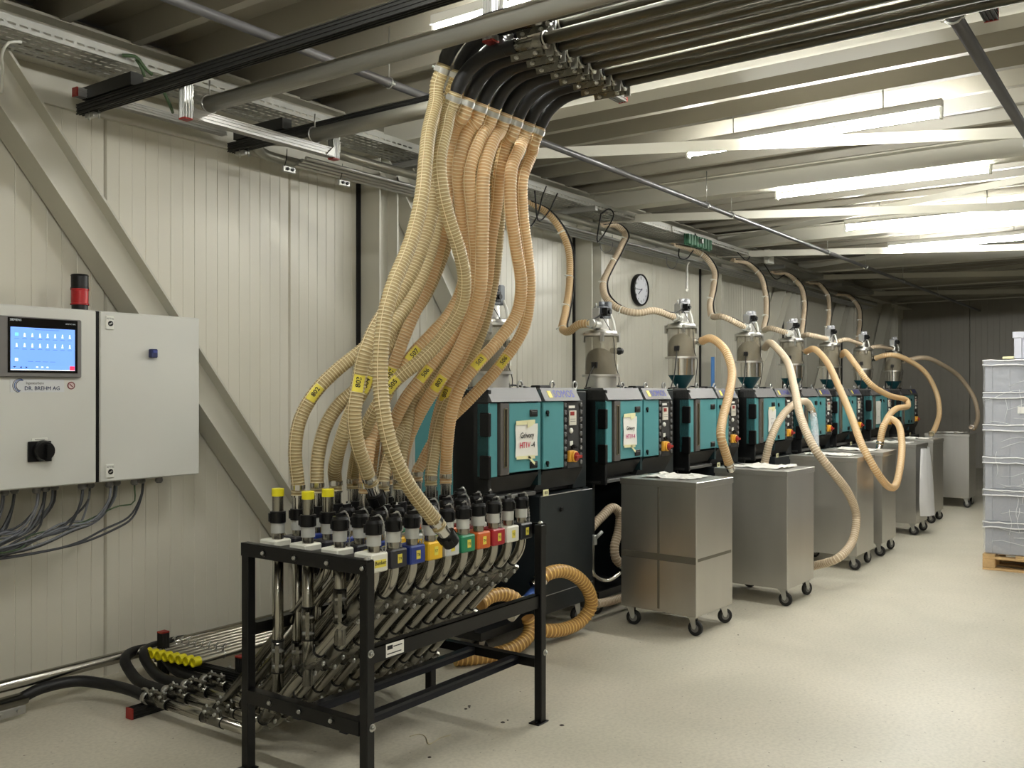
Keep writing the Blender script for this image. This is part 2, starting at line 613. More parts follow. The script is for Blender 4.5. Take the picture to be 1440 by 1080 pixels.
wall_brace((2.08, 4.79, 3.4), (4.71, 4.79, 0), 'diagonal beige steel brace on the wall behind the control cabinet')
wall_brace((5.05, 4.79, 3.4), (7.68, 4.79, 0), 'diagonal beige steel brace on the wall behind the hanging hose bundle')
wall_brace((13.72, 4.79, 3.3), (11.1, 4.79, 0), 'diagonal beige steel brace on the dim wall behind the fourth and fifth hoppers')
wall_brace((16.69, 4.79, 3.3), (14.05, 4.79, 0), 'diagonal beige steel brace on the dim wall behind the sixth hopper')
wall_brace((19.6, 4.79, 3.3), (17.0, 4.79, 0), 'diagonal beige steel brace on the dim wall nearest the far corner')
for k in range(5):
    a, b = (5.08 + 2.97 * k, 4.75, 3.29), (7.9 + 2.97 * k, -1.1, 3.29)
    mb = MB().beam(a, b, .008, .075).beam(V(a) + V((.03, .015, .035)), V(b) + V((.03, .015, .035)), .07, .008)
    tag(mb.build('roof_brace', STEELP), 'beige angle brace slanting under the deck from the wall, %s bay' % ORD[k], 'brace', 'roof braces', 'structure')
    if k:
        a, b = (5.0 + 2.97 * k, -1.1, 3.4), (7.85 + 2.97 * k, 4.75, 3.4)
        mb = MB().beam(a, b, .008, .06).beam(V(a) + V((.03, -.015, .028)), V(b) + V((.03, -.015, .028)), .06, .008)
        tag(mb.build('roof_brace', STEELP), 'beige angle brace slanting under the deck away from the wall, %s bay' % ORD[k], 'brace', 'roof braces', 'structure')

# ================================================================ fluorescent battens
TUBE = M('lit_tube', (249, 249, 243), .5, var=0, emit=LAMP)


def light_proto():
    L = 1.7
    root = thing('light_fitting', (0, 0, 0), '', 'light', 'fluorescent battens under the deck')
    MB().box(-.036, .036, 0, L, .04, .05, 0, .002).box(-.03, .03, 0, L, .05, .09, 0, .004).build('housing', M('batten_grey', (168, 166, 158), .5), root)
    for y in (0.0, L - .02):
        MB().box(-.025, .025, y, y + .02, -.03, .05, 0, .004).build('end_holder', WHITEP, root)
    MB().cyl((0, .02, 0), (0, L - .02, 0), .019, 12).build('tube', TUBE, root)
    for y in (.35, L - .35):
        MB().cyl((0, y, .085), (0, y, .24), .004, 6).build('hanger_rod', ZINC, root)
    return root


lp = light_proto()
for i, (x, y0, y1) in enumerate(LIGHTS + LIGHTS_BACK):
    o = lp if i == 0 else copy_tree(lp)
    o.location = (x, min(y0, y1), LZ)
    if i < 5:
        o['label'] = ['lit tube lamp above the overhead steel tubes, behind the hanger post', 'bright tube lamp crossed by the slanting roof brace, nearest one after the pipes',
                      'bright tube lamp above the third roof cross beam, second row down from the pipes', 'bright tube lamp hung just above a roof cross beam, third row down from the pipes',
                      'bright tube lamp farthest from the pipes, last lit one before the dark end'][i]
    else:
        o['label'] = 'lit tube lamp outside the pictured part, %s of the unseen ones' % ORD[i - 5]

# ================================================================ overhead steel tubes with rubber elbows
TZ = 3.015


def shell(mb, c, t, up, r, L=.13, m=0, mb_bolt=1, mring=2):
    # clamp-on pipe coupling: sleeve + flange bar + two bolts + black gasket rings
    c, t, up = V(c), V(t).normalized(), V(up)
    up = (up - t * up.dot(t)).normalized(); sd = t.cross(up)
    mb.cyl(c - t * L / 2, c + t * L / 2, r * 1.07, 12, m)
    mb.cyl(c - t * (L / 2 + .006), c - t * L / 2, r * 1.1, 12, mring)
    mb.cyl(c + t * L / 2, c + t * (L / 2 + .006), r * 1.1, 12, mring)
    mb.obox(c + up * (r + .012), t * L * .44, sd * .008, up * .016, m)
    for k in (-1, 1):
        q = c + up * (r + .016) + t * (L * .26 * k)
        mb.cyl(q - sd * .02, q + sd * .02, .0085, 6, mb_bolt)
        mb.cyl(q + sd * .012, q + sd * .026, .005, 6, mb_bolt)


ROWS = []
for row, (zz, n0) in enumerate(((TZ, 8), (TZ + .1, 8))):
    for j in range(n0):
        X = 3.15 + .093 * j if row == 0 else 3.07 + .1 * j
        Ye = 2.30
        nm = '%s overhead steel tube with black elbow in the %s layer, counted from the hanger post' % (ORD[j], 'lower' if row == 0 else 'upper')
        t = thing('conveying_tube', (X, Ye, zz), nm, 'tube', 'overhead steel conveying tubes')
        MB().cyl((X, Ye, zz), (X, -8.9, zz), .025, 14).build('steel_tube', M('dull_steel_tube', (118, 116, 104), .4, 1., var=.08), t)
        # elbow: sweeps from horizontal +Y down to the hose clamp
        P = [(X, Ye - .07, zz), (X, Ye + .03, zz), (X, Ye + .11, zz - .01), (X, Ye + .185, zz - .045), (X, Ye + .235, zz - .095), (X, Ye + .265, zz - .15)]
        S_ = smooth_path(P, .02)
        MB().tube(S_, .031, 12, 0, True, [.031 if q < len(S_) - 2 else .0265 for q in range(len(S_))]).build('rubber_elbow', RUBBER, t)
        mb = MB(); shell(mb, (X, Ye - .11 - .015 * (j % 2), zz), (0, 1, 0), (.35, 0, -1), .028, .18)
        mb.build('pipe_coupling', [CONC, ZINC, BLACKP], t)
        mb = MB()
        mb.cyl((X, 2.08, zz - .03), (X, 2.10, zz - .03), .012, 8).tube([(X + .03 * math.cos(q), 2.09, zz + .03 * math.sin(q)) for q in [PI * k / 8 for k in range(-10, 7)]], .004, 6)
        mb.box(X + .026, X + .034, 2.075, 2.105, zz - .06, zz + .05)
        mb.build('tube_clip', ZINC, t)
for j in range(2):
    X = 3.28 + .12 * j
    o = MB().cyl((X, 2.12, 3.225), (X, -8.9, 3.225), .017, 10).build('copper_line', M('copper_line', (196, 158, 126), .3, .9))
    tag(o, ['thin coppery line above the overhead steel tubes, next to the hanger post', 'thin coppery line above the overhead steel tubes, farther from the hanger post'][j], 'pipe', 'thin lines over the tubes')

# hanger frame of the tubes (aluminium profile)


def profile(mb, a, b, s=.045, up=(0, 0, 1), m=0):
    # slotted aluminium strut: core plus ribs
    a, b = V(a), V(b)
    t = (b - a).normalized(); u = V(up); u = (u - t * u.dot(t)).normalized(); d = t.cross(u)
    h = (b - a) / 2; c = (a + b) / 2
    mb.obox(c, h, d * (s * .42), u * (s * .42), m)
    for f in (-1, -.36, .36, 1):
        w_ = s * .10 if abs(f) == 1 else s * .08
        for q, e in ((d, u), (u, d)):
            for sg in (-1, 1):
                mb.obox(c + q * (sg * s * .46) + e * (f * (s * .5 - w_ / 2)), h, e * (w_ / 2), q * (s * .05), m)


def capped(name, a, b, s, label, cat, mat, ends=(0, 1), up=(0, 0, 1), group=None, parent=None):
    mb = MB(); profile(mb, a, b, s, up)
    a, b = V(a), V(b); t = (b - a).normalized()
    o = mb.build(name, [mat], parent)
    if parent is None:
        tag(o, label, cat, group)
    u = V(up); u = (u - t * u.dot(t)).normalized(); d = t.cross(u)
    for e in ends:
        p = b if e else a; q = t if e else -t
        mb = MB().obox(p + q * .004, q * .004, d * s * .52, u * s * .52)
        if parent is None:
            mb.v = [tuple(V(v)) for v in mb.v]
            mb.build('end_cap', REDC, o)
        else:
            mb.build('end_cap', REDC, parent)
    return o


hf = thing('tube_hanger', (3.16, 2.36, 3.08), 'aluminium strut hanger with red end caps above the overhead tubes', 'hanger')
capped('post', (3.14, 2.36, 3.5), (3.14, 2.36, 3.06), .05, '', '', ALU, (1,), (0, 1, 0), parent=hf)
capped('cross_bar', (3.17, 2.34, 3.085), (4.2, 2.32, 3.085), .05, '', '', ALU, (1,), parent=hf)
MB().obox((3.185, 2.34, 3.13), (.01, 0, 0), (0, .02, 0), (0, 0, .12)).obox((3.2, 2.34, 3.13), (.03, 0, .03), (0, .02, 0), (.004, 0, -.004)).build('bracket', ZINC, hf)
for z in (3.2, 3.3):
    MB().cyl((3.166, 2.33, z), (3.172, 2.33, z), .014, 8).build('bolt', ZINC, hf)
capped('bar_post', (4.17, 2.33, 3.5), (4.17, 2.33, 3.11), .05, '', '', ALU, (), (0, 1, 0), parent=hf)
h2 = thing('tube_hanger', (3.16, .8, 3.08), 'aluminium strut hanger with red end cap at the edge beside the sloping conduit', 'hanger')
capped('cross_bar', (3.05, .62, 3.085), (4.12, .62, 3.085), .05, '', '', ALUD, (1,), parent=h2)
capped('bar_post', (4.05, .62, 3.5), (4.05, .62, 3.11), .05, '', '', ALUD, (), (0, 1, 0), parent=h2)

# ================================================================ rails, hangers and pipes beside the wall
for i, X in enumerate((2.745, 3.72)):
    o = capped('carrier_rail', (X, 4.82, 3.1), (X, -8.9 if i == 0 else 2.62, 3.1), .055, 'dark slotted strut crossing from the wall under the deck, %s' % ('the nearer one' if i == 0 else 'the one meeting the hose bundle'), 'rail', ALUD, (), group='dark carrier struts')
    MB().box(X - .035, X + .035, 4.3, 4.75, 3.135, 3.2).build('upper_strut', ALUD, o)
    MB().box(X - .012, X + .012, 4.68, 4.76, 3.045, 3.07).cyl((X + .01, 4.66, 3.03), (X + .01, 4.66, 3.08), .006, 6).cyl((X - .01, 4.72, 3.03), (X - .01, 4.72, 3.08), .006, 6).build('rail_clamp', ZINC, o)
o = capped('strut_stub', (2.66, 4.72, 3.16), (3.6, 4.72, 3.16), .045, 'short aluminium strut with red end under the cable tray', 'strut', ALU, (0,))
pf = thing('pipe_hanger', (2.78, 3.96, 2.93), 'bright aluminium hanger frame carrying the two thick grey pipes', 'hanger')
for X, e in ((2.79, 1), (3.77, 1)):
    capped('post', (X, 3.96, 3.13), (X, 3.96, 2.925), .045, '', '', ALU, (1,), (0, 1, 0), parent=pf)
    for z in (3.06, 2.99):
        MB().box(X + .022, X + .03, 3.935, 3.985, z - .03, z + .03, 0, .003).cyl((X + .03, 3.96, z), (X + .036, 3.96, z), .016, 10).build('corner_plate', ZINC, pf)
capped('cross_bar', (2.815, 3.96, 2.952), (3.75, 3.96, 2.952), .05, '', '', ALU, (), parent=pf)
for X, s in ((2.815, 1), (3.75, -1)):
    MB().prism([(X, 2.93), (X + .06 * s, 2.93), (X, 2.99)][::s], 'y', 3.93, 3.99).build('bracket', ZINC, pf)
for i, (X, z) in enumerate(((2.935, 3.03), (3.635, 3.03))):
    lb = 'thick grey pipe on the bright hanger frame, %s' % ('the longer one reaching the overhead tubes' if i == 0 else 'the shorter one ending behind the hoses')
    t = thing('grey_pipe', (X, 3.98, z), lb, 'pipe', 'thick grey pipes')
    MB().cyl((X, 3.985, z), (X, -8.8 if i == 0 else 2.75, z), .04, 16).build('pipe', PIPEG, t)
    MB().tube([(X + .046 * math.cos(q), 3.97, z + .046 * math.sin(q)) for q in [2 * PI * k / 16 for k in range(17)]], .004, 6).cyl((X, 3.97, z + .045), (X, 3.97, z + .12), .004, 6).build('pipe_clip', ZINC, t)
    MB().tube([(X, 3.985 + .002, z), (X, 4.0, z)], .03, 16).build('end_plug', BLACKP, t)

# conduits along the hall
t = thing('conduit', (2.0, 3.37, 3.2), 'long grey conduit running above the dryers towards the dark end', 'pipe', 'grey conduits')
MB().cyl((-3.9, 3.37, 3.2), (21.0, 3.37, 3.2), .022, 12).build('pipe', COND, t)
for X in (3.6, 7.6, 8.15, 11.0, 12.6, 14.6, 17):
    MB().box(X - .012, X + .012, 3.335, 3.405, 3.185, 3.195).cyl((X, 3.37, 3.22), (X, 3.37, 3.495), .004, 6).tube([(X, 3.37 + .028 * math.cos(q), 3.2 + .028 * math.sin(q)) for q in [2 * PI * k / 12 for k in range(13)]], .004, 6).build('pipe_clip', ZINC, t)
t = thing('conduit', (4.0, .8, 3.2), 'dark grey conduit slanting across the top right corner', 'pipe', 'grey conduits')
MB().cyl((3.9, .8, 3.2), (21, .8, 3.2), .03, 12).build('pipe', COND, t)
for X in (4.35, 6.9, 9.9, 12.9):
    MB().tube([(X, .8 + .036 * math.cos(q), 3.2 + .036 * math.sin(q)) for q in [2 * PI * k / 12 for k in range(13)]], .006, 6).box(X - .012, X + .012, .755, .77, 3.18, 3.22).box(X - .012, X + .012, .83, .85, 3.18, 3.22).cyl((X, .8, 3.23), (X, .8, 3.495), .004, 6).build('pipe_clip', ZINC, t)

# cable tray: perforated side rails and floor with real slots


def tray(x0, x1, label, z=3.27):
    t = thing('cable_tray', (x0, 4.4, z), label, 'cable tray', 'cable tray sections')
    n = max(1, int((x1 - x0) / .055))
    st = (x1 - x0) / n
    mb = MB()
    y = 4.4
    mb.box(x0, x1, y - .001, y + .001, z, z + .018).box(x0, x1, y - .001, y + .001, z + .028, z + .062).box(x0, x1, y, y + .012, z + .06, z + .062)
    for i in range(n + 1):
        mb.box(x0 + i * st - .009, x0 + i * st + .009, y - .001, y + .001, z + .018, z + .028) if x0 + i * st + .009 <= x1 + .01 else None
    mb.box(x0, x1, 4.7, 4.702, z, z + .06)
    mb.build('side_rail', GALV, t)
    mb = MB()
    rows = 6
    for r in range(rows + 1):
        yy = 4.4 + .3 * r / rows
        mb.box(x0, x1, max(4.401, yy - .016), min(4.7, yy + .016), z - .001, z + .001)
    for i in range(n + 1):
        xx = x0 + i * st
        mb.box(max(x0, xx - .008), min(x1, xx + .008), 4.401, 4.7, z - .0012, z + .0008)
    mb.build('tray_floor', GALV, t)
    return t


tray(1.2, 4.25, 'perforated galvanised cable tray at the upper left beside the roof edge')
tray(4.33, 6.0, 'perforated cable tray section behind the hose bundle')
tray(6.05, 9.0, 'perforated cable tray section above the clock side of the wall')
tray(9.05, 12.0, 'perforated cable tray section above the middle hoppers')
tray(12.05, 17.0, 'perforated cable tray section in the dark end')
for i, X in enumerate((5.1, 7.3, 9.6, 12.2, 14.8)):
    o = capped('tray_bracket', (X, 4.88, 3.235), (X, 4.3, 3.235), .045, 'short strut bracket under the cable tray, %s from the hose bundle' % ORD[i], 'bracket', ALU, (), group='tray brackets')
# thin lines below the tray
for k, (yy, zz, r) in enumerate(((4.5, 3.14, .03), (4.56, 3.08, .012), (4.6, 3.07, .012), (4.635, 3.06, .012), (4.67, 3.05, .012))):
    x0 = 3.75 if k == 0 else 4.1
    o = MB().cyl((x0, yy, zz), (17.5, yy, zz), r, 10).build('wall_line', ALU if k else PIPEG)
    tag(o, ['thick grey suction pipe under the cable tray', 'slim air line under the tray, outermost of four', 'slim air line under the tray, second from outside', 'slim air line under the tray, third from outside', 'slim air line under the tray, closest to the wall'][k], 'pipe', 'lines under the cable tray')
P = [(4.9, 4.52, 3.14), (4.2, 4.5, 3.14), (3.85, 4.52, 3.13), (3.75, 4.6, 3.11), (3.85, 4.68, 3.08), (4.3, 4.68, 3.07)]
o = MB().tube(smooth_path(P, .03), .032, 12).build('return_bend', PIPEG)
tag(o, 'grey pipe bent back in a hairpin under the dark strut', 'pipe')
for i, X in enumerate((4.02, 4.5)):
    o = MB().box(X - .05, X + .05, 4.62, 4.64, 2.98, 3.02, 0, .004).cyl((X - .02, 4.61, 3.0), (X - .02, 4.62, 3.0), .01, 8, 1).cyl((X + .02, 4.61, 3.0), (X + .02, 4.62, 3.0), .01, 8, 1).tube(smooth_path([(X - .04, 4.63, 3.0), (X - .045, 4.6, 3.06), (X - .04, 4.6, 3.12)], .02), .003, 5, 1).build('valve_block', [ALU, BLACKP])
    tag(o, ['small silver junction block strapped under the hairpin pipe', 'small silver junction block beside the wall column'][i], 'connector', 'junction blocks')
# ================================================================ coupling rack
RX0, RX1, RY0, RY1, RH = 2.55, 3.77, 2.5, 3.235, .95
PX = [2.70 + .113 * c for c in range(10)]
PY = [2.61 + .19 * r for r in range(4)]
rack = thing('coupling_rack', ((RX0 + RX1) / 2, (RY0 + RY1) / 2, 0), 'black steel rack holding rows of capped pipe ends with coloured number plates', 'rack')
LG = .042
for x0, y0 in ((RX0, RY0), (RX0, RY1 - LG), (RX1 - LG, RY0), (RX1 - LG, RY1 - LG)):
    MB().box(x0, x0 + LG, y0, y0 + LG, .006, RH, 0, .003).build('leg', BLACKM, rack)
    MB().box(x0 - .035, x0 + LG + .01, y0 - .01, y0 + LG + .01, 0, .006, 0, .002).cyl((x0 - .015, y0 + .02, .006), (x0 - .015, y0 + .02, .014), .008, 6).build('foot_plate', BLACKM, rack)


def angle_x(z, y, x0, x1, h=.055, name='rail', flip=1):
    MB().box(x0, x1, y, y + .004 * flip, z - h / 2, z + h / 2).box(x0, x1, y, y + .04 * flip, z + h / 2 - .004, z + h / 2).build(name, BLACKM, rack)


MB().box(RX0 - .002, RX0 + .004, RY0, RY1, RH - .05, RH + .005).box(RX0, RX0 + .035, RY0, RY1, RH + .001, RH + .005).build('side_rail', BLACKM, rack)
MB().box(RX1 - .004, RX1 + .002, RY0, RY1, RH - .05, RH + .005).build('side_rail', BLACKM, rack)
MB().box(RX0 - .002, RX0 + .004, RY0 + LG, RY1 - LG, .285, .34).box(RX0, RX0 + .04, RY0 + LG, RY1 - LG, .336, .34).build('lower_rail', BLACKM, rack)
MB().box(RX1 - .004, RX1 + .002, RY0 + LG, RY1 - LG, .25, .305).box(RX1 - .04, RX1, RY0 + LG, RY1 - LG, .301, .305).build('lower_rail', BLACKM, rack)
angle_x(.585, RY0 + .012, RX0 + LG, RX1 - LG, .062, 'front_rail')
angle_x(.585, RY1 - .012, RX0 + LG, RX1 - LG, .062, 'rear_rail', -1)
for yy in (2.66, 2.93):
    MB().prism([(yy - .02, .30), (yy + .02, .30), (yy + .016, .285), (yy + .02, .262), (yy - .02, .262), (yy - .016, .285)], 'x', RX0 + .03, RX1 - .03).build('support_bar', M('dark_blue_black_bar', (34, 36, 44), .3, .6), rack)


def bolt_mesh():
    mb = MB()
    mb.lathe((0, 0, 0), [(0, -.003), (.0155, -.003), (.0155, 0), (.0001, 0)], 16, 0, (-1, 0, 0)).cyl((-.003, 0, 0), (-.009, 0, 0), .009, 6).cyl((-.009, 0, 0), (-.013, 0, 0), .005, 8)
    return mb.mesh('bolt', [ZINC])


bm_ = bolt_mesh()
rb = rack.location


def put(name, mesh, x, y, z, rz=0):
    o = bpy.data.objects.new(name, mesh); col.objects.link(o); o.parent = rack
    o.location = V((x, y, z)) - rb; o.rotation_euler = (0, 0, rz); return o


for y in (2.52, 2.712, 2.90, 3.09):
    put('bolt', bm_, RX0 - .002, y, .925)
for y in (2.69, 2.87, 3.05):
    put('bolt', bm_, RX0 - .002, y, .315)
put('bolt', bm_, RX0 + .02, RY0 - .001, .60, PI / 2)
put('bolt', bm_, RX0 + .028, RY0 - .001, .318, PI / 2)
put('bolt', bm_, RX1 - .01, RY0 - .001, .335, PI / 2)
for x in (RX0 + .02, RX1 - .02):
    MB().lathe((x, RY0 + .02, RH + .005), [(.013, 0), (.012, .006), (.006, .011), (.0001, .012)], 12).build('dome_nut', ZINC, rack)
MB().box(2.665, 2.765, RY0 + .009, RY0 + .0118, .562, .612).box(2.67, 2.7, RY0 + .0085, RY0 + .009, .59, .606, 1).box(2.705, 2.755, RY0 + .0085, RY0 + .009, .596, .6, 1).box(2.67, 2.75, RY0 + .0085, RY0 + .009, .572, .576, 1).build('type_label', [PAPER, INK], rack, label='white barcode label')

PCOL = [('white', (226, 225, 212)), ('black', (40, 40, 46)), ('blue', (34, 58, 140)), ('yellow', (232, 184, 30)), ('light grey', (196, 198, 196)),
        ('green', (34, 128, 88)), ('orange', (206, 98, 34)), ('red', (164, 26, 36)), ('white', (226, 225, 212)), ('black', (22, 24, 30))]
PTXT = ['Bunker', 'T9', 'T8', 'T7', 'T6', 'T5', 'T4', 'T3', 'T2', 'T1']
PM = [M('plate_%s_%d' % (n.replace(' ', '_'), i), c, .45, var=.03) for i, (n, c) in enumerate(PCOL)]
pmesh = {}
MB().box(RX0 + .02, RX1 - .02, 2.60, 3.2, .905, .93).build('carrier_plate', BLACKM, rack)
# shared meshes of the stacked port pieces
mb = MB()
mb.lathe((0, 0, 0), [(.0248, -.02), (.0248, .035)], 16).lathe((0, 0, 0), [(.0248, .03), (.0295, .03), (.0295, .078), (.02, .078)], 18, 1)
SLEEVE = mb.mesh('sleeve', [STAIN, ALUS])
mb = MB()
mb.lathe((0, 0, 0), [(.026, .072), (.034, .074), (.034, .118), (.030, .13), (.0001, .132)], 18)
for k in range(3):
    q = 2 * PI * k / 3 + .6
    mb.obox((.034 * math.cos(q), .034 * math.sin(q), .098), (.006 * math.cos(q), .006 * math.sin(q), 0), (-.007 * math.sin(q), .007 * math.cos(q), 0), (0, 0, .016))
mb.obox((0, 0, .137), (.02, 0, 0), (0, .006, 0), (0, 0, .007))
CAP = mb.mesh('cap', [BLACKP])
mb = MB()
mb.lathe((0, 0, 0), [(.026, .072), (.034, .074), (.034, .122), (.025, .124)], 18)
for k in range(3):
    q = 2 * PI * k / 3 + .6
    mb.obox((.034 * math.cos(q), .034 * math.sin(q), .098), (.006 * math.cos(q), .006 * math.sin(q), 0), (-.007 * math.sin(q), .007 * math.cos(q), 0), (0, 0, .018))
NUT = mb.mesh('coupling_nut', [BLACKP])
mb = MB()
mb.lathe((0, 0, 0), [(.0235, .12), (.0235, .2)], 16).lathe((0, 0, 0), [(.0235, .188), (.0265, .188), (.0265, .218), (.0255, .221), (.0001, .222)], 18, 1)
STUB = mb.mesh('capped_stub', [STAIN, YEL])


def chain_mesh(seed):
    r = random.Random(seed)
    dx = .034
    P = smooth_path([(0, 0, .142), (.018, .004, .15), (dx, .006, .13), (dx + .006, .01, .09), (dx + .004 + .01 * r.random(), .012, .03), (dx + .006, .006, -.004 - .02 * r.random()), (dx - .002, .012, .02)], .0075)
    mb = MB(); fr = frames(P)
    for i in range(len(P) - 1):
        c = (P[i] + P[i + 1]) / 2; t, a, b = fr[i]
        if i % 2: a, b = b, a
        ring = [c + t * (.0062 * math.cos(q)) + a * (.0034 * math.sin(q)) for q in [2 * PI * k / 8 for k in range(9)]]
        mb.tube(ring, .0015, 4, 0, False)
    return mb.mesh('chain', [ZINC])


CHAINS = [chain_mesh(s) for s in range(3)]
HOSED = {(c, 3) for c in range(1, 10)} | {(8, 2), (3, 2), (4, 2), (5, 2), (7, 2)}
CAPPED = {(0, 3), (0, 2), (1, 2)}
FLZ = .085
for c in range(10):
    X = PX[c]
    for r in range(4):
        Y = PY[r]
        # coloured plate with its sticker
        if c not in pmesh:
            mb = MB().box(-.047, .047, -.036, .066, -.072, .004, 0, .006)
            pmesh[c] = mb.mesh('number_plate', [PM[c]])
        p = put('number_plate', pmesh[c], X, Y, .952)
        p['label'] = '%s number plate' % PCOL[c][0]
        sw = .032 if c == 0 else .0125
        mb = MB().box(X - sw, X + sw, Y - .0372, Y - .036, .90, .936 if c else .93)
        text(mb, PTXT[c], .022 if c == 0 else .017, (X, Y - .0378, .917), (1, 0, 0), (0, 0, 1), 1)
        mb.build('sticker', [STICK, INK], p)
        # tube below
        mb = MB()
        if c == 0 and r:
            mb.tube([(X, Y, .975), (X, Y, (.56, .36, .3)[r - 1])], .024, 12)
        elif r == 0:
            a = V((X, Y, .88)); k = .7071
            P = [V((X, Y, .975)), a]
            for q in range(1, 9):
                th = PI / 4 * q / 8
                P.append(V((X, Y + .14 * (1 - math.cos(th)), .88 - .14 * math.sin(th))))
            e = P[-1]
            z2 = FLZ + .14 * (1 - math.cos(PI / 4))
            L = (e.z - z2) / k
            f = e + V((0, k, -k)) * L
            P.append(f)
            for q in range(1, 9):
                th = PI / 4 * (1 - q / 8)
                P.append(V((X, f.y + .14 * (math.sin(PI / 4) - math.sin(th)), FLZ + .14 * (1 - math.cos(th)))))
            P.append(P[-1] + V((0, .12, 0)))
            mb.tube(P, .024, 12)
        elif r == 3:
            zj = .28
            mb.tube([(X, Y, .975), (X, Y, zj)], .024, 12)
        else:
            zj = 9
            P = [V((X, Y, .975)), V((X, Y, .88))] + [V((X, Y + .14 * (1 - math.cos(PI / 4 * q / 8)), .88 - .14 * math.sin(PI / 4 * q / 8))) for q in range(1, 9)]
            e2 = P[-1]
            P.append(e2 + V((0, 1, -1)) * (e2.z - .12))
            mb.tube(P, .024, 12)
        tb = mb.build('riser_tube', STAIN, rack)
        if r == 0:
            for q in range(3):
                s = .06 + (L - .1) * (q + .1) / 2.3
                mb = MB(); shell(mb, e + V((0, k, -k)) * s, (0, k, -k), (.9, -.55, -.55), .0255, .135)
                mb.build('pipe_coupling', [CONC, ZINC, BLACKP], tb)
        elif r:
            zc = .42 + .16 * ((c * 3 + r) % 3) if c else (0, .72, .62, .45)[r]
            if c == 0 or zc > zj + .08:
                mb = MB(); shell(mb, (X, Y, zc), (0, 0, 1), (-.7, -.7, 0), .0255, .13)
                mb.build('pipe_coupling', [CONC, ZINC, BLACKP], tb)
        # what is on top
        put('sleeve', SLEEVE, X, Y, .953)
        if (c, r) in CAPPED:
            put('coupling_nut', NUT, X, Y, .953, .3 * c)
            put('capped_stub', STUB, X, Y, .953)['label'] = 'pipe stub with yellow cap'
        elif (c, r) in HOSED:
            put('coupling_nut', NUT, X, Y, .953, .3 * r + c)
        else:
            cp = put('cap', CAP, X, Y, .953, R.uniform(-.5, .5))
            ch = bpy.data.objects.new('chain', CHAINS[(c + r) % 3]); col.objects.link(ch); ch.parent = cp
            ch.rotation_euler = (0, 0, R.uniform(-.9, .4))
for i, (x, y, z) in enumerate(((2.73, 3.09, .84), (2.73, 2.9, .83))):
    mb = MB().lathe((x + .03, y - .05, z), [(.0001, .03), (.034, .03), (.034, -.02), (.028, -.025)], 14, 0, (.25, 0, 1))
    mb.tube([(x + .03, y - .05, z + .03), (x + .02, y - .03, z + .08)], .003, 5)
    mb.build('hanging_cap', BLACKP, rack)

# ---------------------------------------------------------------- floor pipes feeding the rack
for j in range(10):
    X = PX[j]
    t = thing('floor_pipe', (X, 4.1, FLZ), 'stainless floor pipe behind the rack, %s from its side with white plates' % ORD[j], 'pipe', 'floor pipes behind the rack')
    MB().cyl((X, 3.36, FLZ), (X, 4.14, FLZ), .0245, 12).build('pipe', STAIN, t)
    for y in (3.62 + .05 * (j % 2), 4.04):
        mb = MB(); shell(mb, (X, y, FLZ), (0, 1, 0), (-.3, 0, 1), .0255, .14)
        for k in (-1, 1):
            mb.cyl((X + .005, y + .04 * k, FLZ + .03), (X - .012, y + .04 * k, FLZ + .065), .005, 6, 1)
        mb.build('pipe_coupling', [CONC, ZINC, BLACKP], t)
    # black rubber hose end
    if j > 3:
        MB().lathe((X, 4.13, FLZ), [(.029, 0), (.029, .02), (.0001, .021)], 14, 0, (0, 1, 0)).build('end_plug', BLACKP, t)
        continue
    if j == 0:
        P = [(X, 4.13, FLZ), (X, 4.25, FLZ + .01), (X - .02, 4.42, .1), (X - .12, 4.57, .12), (X - .28, 4.63, .11), (2.33, 4.64, .085), (2.2, 4.64, .08)]
    else:
        P = [(X, 4.13, FLZ), (X, 4.26, FLZ), (X + .0, 4.38, .09), (X + .02, 4.5, .12), (X + .04, 4.58, .16), (X + .14, 4.66, .17), (X + .4, 4.68, .14)]
    MB().tube(smooth_path(P, .025), .028, 12).build('rubber_hose', RUBBER, t)
    MB().cyl((X, 4.13, FLZ), (X, 4.16, FLZ), .031, 14).build('hose_clip', ZINC, t)
t = thing('floor_pipe', (2.0, 4.64, .08), 'stainless pipe end with silver coupling joining the black rubber hose at the left', 'pipe')
MB().cyl((2.36, 4.64, .083), (1.2, 4.64, .08), .031, 14).build('pipe', STAIN, t)
mb = MB(); mb.box(2.1, 2.34, 4.6, 4.606, .02, .06, 0, .002)
for x in (2.15, 2.22, 2.3):
    mb.cyl((x, 4.6, .042), (x, 4.588, .042), .009, 6, 1)
mb.build('coupling_bar', [ALU, ZINC], t)
o = MB().cyl((-3.9, 4.66, .16), (16, 4.66, .16), .03, 14).build('wall_floor_pipe', STAIN)
tag(o, 'long shiny stainless pipe low along the wall, running off to the left', 'pipe')
for j in range(8):
    y = 4.60 - .052 * j
    x0 = 3.0 + .007 * j
    t = thing('capped_tube', (x0, y, .165), 'thin stainless tube with yellow end cap low by the wall, %s from the wall' % ORD[j], 'tube', 'yellow-capped tubes')
    MB().cyl((x0, y, .165), (9.5, y, .165), .0185, 12).build('tube', M('satin_tube', (178, 174, 162), .32, 1., var=.05), t)
    mb = MB().lathe((x0 - .012, y, .165), [(.0001, -.002), (.018, -.002), (.018, -.012), (.025, -.012), (.026, .03), (.018, .032)], 16, 0, (1, 0, 0))
    mb.build('cap', YEL, t)
    mb = MB().tube([(x0 + .17, y + .02 * math.cos(q), .165 + .02 * math.sin(q)) for q in [2 * PI * k / 10 for k in range(11)]], .004, 5).cyl((x0 + .17, y, .185), (x0 + .17, y, .215), .004, 5).obox((x0 + .17, y, .213), (.014, 0, .006), (0, .003, 0), (-.001, 0, .003))
    mb.build('pipe_clip', ZINC, t)
